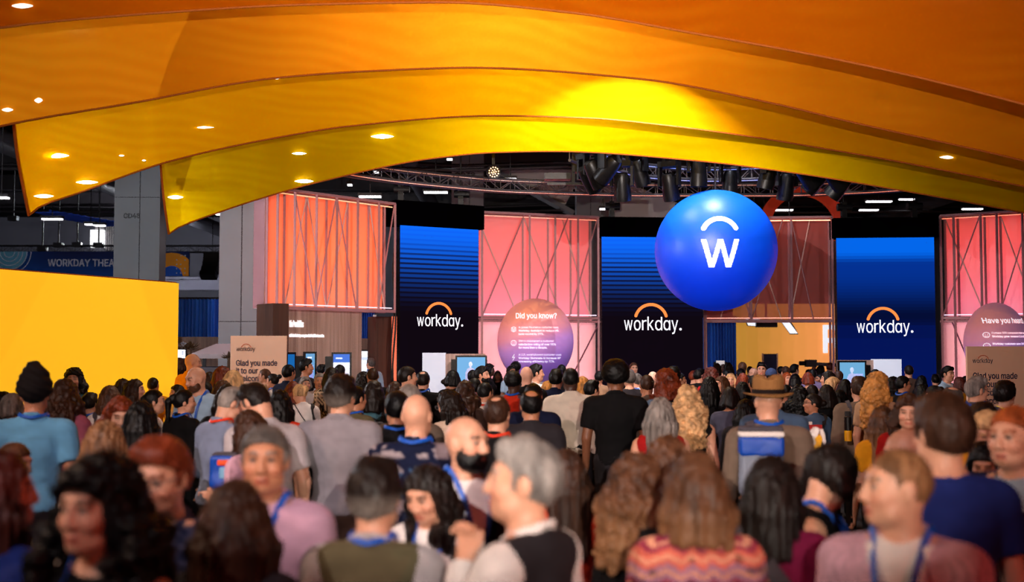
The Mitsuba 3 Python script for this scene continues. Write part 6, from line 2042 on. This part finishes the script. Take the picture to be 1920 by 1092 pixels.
p_(1829, 707, 47, 75, 'm', 'thick', 'white', 'light', 'jacket', 'slate', 'silver haired man with glasses in profile before the right tan sign', glasses='thin', lan='blue', by=30, ht=.016)
p_(1883, 713, 46, 50, 'm', 'thick', 'dark', 'light', 'tee', 'slate', 'man with curly dark hair and a yellow lanyard before the right tan sign', lan='yellow', ht=.032, by=20)

place_people()
who = {}
for q in people:
    build_person(q)
    who[q['label']] = q


def find(s):
    return next(q for l, q in who.items() if s in l)


# ---------------------------------------------------------------- bags, phones and bottles
mat('bag_black', (24, 21, 22), .8)
mat('bag_blue', (8, 66, 165), .45)
mat('bag_pale', (118, 126, 142), .5)
mat('bag_navy', (36, 44, 72), .7)
mat('bag_tan', (206, 150, 104), .75)
mat('bag_orange', (230, 76, 14), .6)
mat('bag_grey', (64, 58, 66), .8)
mat('yellow_paint', (236, 170, 10), .5)
mat('red_paint', (176, 22, 18), .5)
mat('paper', (226, 214, 206), .8)


def W(q, m):
    m.vertices = q['world'](m.vertices)
    return m


q = find('brown fedora')
k = thing('messenger_bag', 'blue and silver grey bag hanging on the back of the fedora wearer', 'bag')
part(k, 'body', W(q, rounded([-.085, -.235, 1.255], [.275, .11, .40], .03, .03, 2)), 'bag_pale', smooth=True)
m = rounded([-.085, -.242, 1.37], [.28, .115, .13], .025, .012, 3)
part(k, 'flap', W(q, m), 'bag_blue', smooth=True, label='bright blue flap')
part(k, 'pale_band', W(q, rounded([-.085, -.246, 1.445], [.28, .11, .035], .015)), 'paper', smooth=True)
part(k, 'top_edge', W(q, rounded([-.085, -.235, 1.475], [.275, .10, .04], .018)), 'bag_grey', smooth=True)
part(k + '__body', 'tag', W(q, box([-.065, -.296, 1.24], [.06, .006, .03])), 'bag_tan')
strap(q, [[-.13, -.17, 1.40], [-.12, -.13, 1.44], [-.11, -.03, 1.47], [-.10, .06, 1.42]], .05, 'bag_grey', k)
q = find('navy and tan bag')
k = thing('tote_bag', 'square bag half navy half tan on the back of the man in the taupe blazer', 'bag')
part(k, 'upper_half', W(q, rounded([.02, -.215, 1.33], [.245, .08, .16], .018, .012, 4)), 'bag_navy', smooth=True)
part(k, 'lower_half', W(q, rounded([.02, -.215, 1.16], [.243, .08, .19], .018, .015, 5)), 'bag_tan', smooth=True)
part(k, 'blue_strip', W(q, box([-.09, -.258, 1.33], [.022, .006, .14])), 'bag_blue')
part(k, 'side_pocket', W(q, rounded([.16, -.20, 1.18], [.06, .06, .13], .02)), 'yellow_paint', smooth=True)
for s in (-1, 1):
    strap(q, [[.02 + s * .10, -.17, 1.22], [s * .12, -.12, 1.38], [s * .115, -.03, 1.47], [s * .11, .06, 1.40], [s * .15, .10, 1.2]], .04, 'bag_grey', k)
k = thing('water_bottle', 'black and yellow water bottle at the side of the navy and tan bag', 'bottle')
pr = np.array([[0, 0], [.036, 0], [.036, .11], [.037, .11], [.037, .23], [.030, .25], [.030, .27], [.034, .27], [.034, .31], [0, .31]])
b0 = A_([-.165, -.22, 1.10])
for nm, lo, hi, mt in (('sleeve', 0, .11, 'yellow_paint'), ('flask', .11, .25, 'black_plastic'), ('cap', .26, .31, 'bag_black')):
    r = dict(sleeve=.038, flask=.037, cap=.031)[nm]
    part(k, nm, W(q, trimesh.creation.cylinder(radius=r, height=hi - lo, sections=20, transform=trimesh.transformations.translation_matrix(b0 + [0, 0, (lo + hi) / 2]))), mt, smooth=40)
q = find('carrying a black backpack')


def backpack(q, lab, sz, mt, fl=None):
    k = thing('backpack', lab, 'backpack')
    part(k, 'body', W(q, rounded([0, -.225, 1.16], sz, .05, .02, 7)), mt, smooth=True)
    part(k, 'front_pocket', W(q, rounded([0, -.225 - sz[1] * .5, 1.08], [sz[0] * .8, .05, sz[2] * .45], .02)), mt, smooth=True)
    t = np.linspace(0, np.pi, 10)
    part(k, 'handle', W(q, tube(np.c_[.05 * np.cos(t), np.full(10, -.19), 1.16 + sz[2] / 2 + .035 * np.sin(t)], .008, 6)), 'bag_black', smooth=True)
    for s in (-1, 1):
        strap(q, [[s * .10, -.17, 1.30], [s * .115, -.11, 1.40], [s * .11, -.03, 1.47], [s * .11, .06, 1.41], [s * .14, .11, 1.24], [s * .17, .02, 1.08]], .055, 'bag_black', k)
    return k


k = backpack(q, 'black backpack with yellow leaf print on the man in the white shirt', (.31, .15, .42), 'bag_black')
rs = np.random.RandomState(4)
for i in range(14):
    c = A_([rs.uniform(-.12, .12), -.306, 1.14 + rs.uniform(-.16, .10)])
    m = trimesh.creation.icosphere(subdivisions=1, radius=1)
    m.vertices = m.vertices * [.012, .004, .04]
    m.apply_transform(trimesh.transformations.rotation_matrix(rs.uniform(-1, 1), [0, 1, 0]))
    part(k + '__body', 'leaf_print', W(q, shift(m, *c)), 'yellow_paint', smooth=True)
q = find('black backpack straps')
backpack(q, 'black backpack on the woman in the blue grey shirt', (.28, .13, .36), 'bag_grey')
q = find('thin crossbody strap')
k = thing('shoulder_bag', 'black bag on a thin strap of the woman with the golden chignon', 'bag')
part(k, 'body', W(q, rounded([.24, -.02, .92], [.09, .24, .18], .03)), 'bag_black', smooth=True)
strap(q, [[-.10, .04, 1.44], [-.09, -.05, 1.47], [-.02, -.15, 1.35], [.08, -.15, 1.2], [.17, -.12, 1.02]], .012, 'bag_black', k)
strap(q, [[.12, .05, 1.43], [.12, -.04, 1.46], [.14, -.14, 1.32], [.16, -.13, 1.12]], .05, 'bag_black', k, 'wide_strap')
q = find('in a magenta sweater')
k = thing('shoulder_bag', 'grey bag slung over the magenta sweater', 'bag')
part(k, 'body', W(q, rounded([.25, -.10, .93], [.12, .28, .26], .04)), 'bag_grey', smooth=True)
strap(q, [[-.12, .02, 1.45], [-.10, -.08, 1.45], [0, -.16, 1.36], [.10, -.15, 1.22], [.18, -.10, 1.06]], .06, 'bag_grey', k)
q = find('young woman in a white tee')
k = thing('shoulder_bag', 'dark bag hanging from the shoulder of the young woman in white', 'bag')
part(k, 'body', W(q, rounded([-.26, -.03, .93], [.10, .28, .26], .04)), 'bag_black', smooth=True)
strap(q, [[-.13, -.15, 1.2], [-.125, -.12, 1.36], [-.12, -.03, 1.46], [-.12, .07, 1.38], [-.13, .13, 1.25], [-.16, .08, 1.08]], .035, 'bag_black', k)
q = find('smooth light brown bob')
k = thing('backpack', 'grey strapped backpack on the woman with the smooth light brown bob', 'backpack')
part(k, 'body', W(q, rounded([0, -.21, 1.1], [.26, .12, .34], .04)), 'bag_grey', smooth=True)
for s in (-1, 1):
    strap(q, [[s * .10, -.17, 1.28], [s * .115, -.11, 1.40], [s * .11, -.03, 1.47], [s * .11, .06, 1.41], [s * .14, .11, 1.24]], .05, 'bag_grey', k)
q = find('heavy dark glasses looking left')
k = thing('shoulder_bag', 'black crossbody bag of the woman in denim with heavy glasses', 'bag')
part(k, 'body', W(q, rounded([-.23, .02, .93], [.09, .24, .18], .03)), 'bag_black', smooth=True)
strap(q, [[.11, .03, 1.46], [.10, -.08, 1.46], [0, -.17, 1.34], [-.09, -.16, 1.2], [-.17, -.09, 1.04]], .05, 'bag_black', k)
# held things
def at_world(px, py, Y, m):
    m.apply_translation(P(px, py, Y))
    return m


q = find('chambray shirt')
c = q['world'](A_([[0.0, .38, 1.22]]))[0]
k = thing('phone', 'phone in the hands of the grey haired man in chambray', 'phone')
part(k, 'case', shift(trimesh.creation.box(extents=[.075, .15, .01]), *c), 'black_plastic')
part(k, 'screen', shift(trimesh.creation.box(extents=[.066, .14, .004]), c[0], c[1], c[2] + .007), 'screen_dark')
q = find('smiling woman with long straight')
c = q['world'](A_([[0.0, .36, 1.23]]))[0]
k = thing('phone', 'phone in the hands of the smiling woman with light brown hair', 'phone')
part(k, 'case', shift(trimesh.creation.box(extents=[.075, .15, .01]), *c), 'black_plastic')
part(k, 'screen', shift(trimesh.creation.box(extents=[.066, .14, .004]), c[0], c[1], c[2] + .007), 'screen_dark')
q = find('bending over her phone')
c = q['world'](A_([[0.0, .37, 1.23]]))[0]
k = thing('phone', 'phone held by the woman with the dark bob in black', 'phone')
part(k, 'case', shift(trimesh.creation.box(extents=[.15, .075, .01]), *c), 'black_plastic')
part(k, 'screen', shift(trimesh.creation.box(extents=[.14, .066, .004]), c[0], c[1], c[2] + .007), 'screen_dark')
q = find('holding a can')
c = q['world'](A_([[-.13, .34, 1.28]]))[0]
k = thing('drink_can', 'pink can held by the long haired woman before the white scrim', 'can')
part(k, 'body', trimesh.creation.cylinder(radius=.033, height=.15, sections=16, transform=trimesh.transformations.translation_matrix(c)), mat('can_pink', (196, 140, 150), .4), smooth=40)
part(k, 'lid', trimesh.creation.cylinder(radius=.030, height=.006, sections=16, transform=trimesh.transformations.translation_matrix(c + [0, 0, .078])), 'alu')
q = find('speaker holding a microphone')
c = q['world'](A_([[-.045, .20, 1.49]]))[0]
k = thing('microphone', 'hand microphone of the speaker before the studio wall', 'microphone')
part(k, 'grip', tube([c + [0, 0, -.16], c + [0, 0, 0]], .014, 8), 'black_plastic')
m = trimesh.creation.icosphere(subdivisions=2, radius=.028)
part(k, 'head', shift(m, *(c + [0, 0, .02])), 'alu', smooth=True)
q = find('man in a grey polo')
k = thing('smart_watch', 'dark band round the left wrist of the man in the grey polo', 'watch')
e, w = body_prims(q)[3][0][2:4]
d = (w - e) / np.linalg.norm(w - e)
t = np.linspace(0, 2 * np.pi, 18)
_, a_, b_ = frame_of(d)
cw = w - d * .03
part(k, 'band', W(q, tube(A_([cw + .033 * (math.cos(x) * a_ + math.sin(x) * b_) for x in t]), .011, 6)), 'black_plastic', smooth=True)
part(k, 'face', W(q, box(cw + A_([-.043, 0, 0]), [.012, .036, .036])), 'screen_dark')
# red and navy folder, pale cloth bundle, blue tote
Yf = find('heavy dark glasses looking left')['D'] - .26
k = thing('folder', 'red and navy folder held up behind the fedora wearer on the right', 'folder')
c = P(1518, 808, Yf)
S = Yf / F
part(k, 'red_cover', box(c, [46 * S, .03, 22 * S]), 'red_paint')
part(k, 'navy_band', box(c + [0, -.002, -15 * S], [44 * S, .03, 10 * S]), 'bag_navy')
part(k, 'white_pages', box(c + [-8 * S, .01, 13.5 * S], [26 * S, .022, 6 * S]), 'paper')
Yp = find('brown fedora')['D'] + .12
S = Yp / F
k = thing('cloth_bundle', 'white and yellow cloth bundle carried right of the fedora wearer', 'bundle')
for nm, pts, mt in (('white_cloth', [(1508, 838), (1514, 818), (1526, 800), (1534, 804), (1530, 826), (1518, 846)], 'paper'), ('yellow_cloth', [(1523, 845), (1526, 820), (1536, 812), (1540, 822), (1536, 840), (1528, 866), (1516, 884)], 'yellow_paint'), ('loose_end', [(1536, 806), (1541, 804), (1547, 828), (1543, 834)], 'paper')):
    v = A_([P(x, y, Yp) for x, y in pts])
    m = trimesh.convex.convex_hull(np.vstack([v - [0, .03, 0], v.mean(0) + (v - v.mean(0)) * .8 + [0, .04, 0]]))
    m = m.subdivide().subdivide()
    n = meshkit.noise(A_(m.vertices) * 30)
    m.vertices = m.vertices + (n[:, None] - .5) * .02
    part(k, nm, m, mt, smooth=60)
Yb = find('striped pale top')['D'] - .1
S = Yb / F
k = thing('tote_bag', 'blue tote bag with an orange band beside the lilac shirt', 'bag')
part(k, 'body', shift(rounded([0, 0, 0], [50 * S, .12, 64 * S], .03, .02, 9), *P(421, 884, Yb)), 'bag_blue', smooth=True)
part(k, 'band', shift(rounded([0, 0, 0], [34 * S, .13, 13 * S], .012), *P(428, 866, Yb)), 'bag_orange', smooth=True)
part(k, 'top_edge', shift(rounded([0, 0, 0], [46 * S, .10, 9 * S], .01), *P(424, 853, Yb)), 'bag_grey', smooth=True)
part(k, 'patch', shift(rounded([0, 0, 0], [30 * S, .13, 22 * S], .012), *P(430, 886, Yb)), mat('bag_sky', (110, 160, 190), .6), smooth=True)
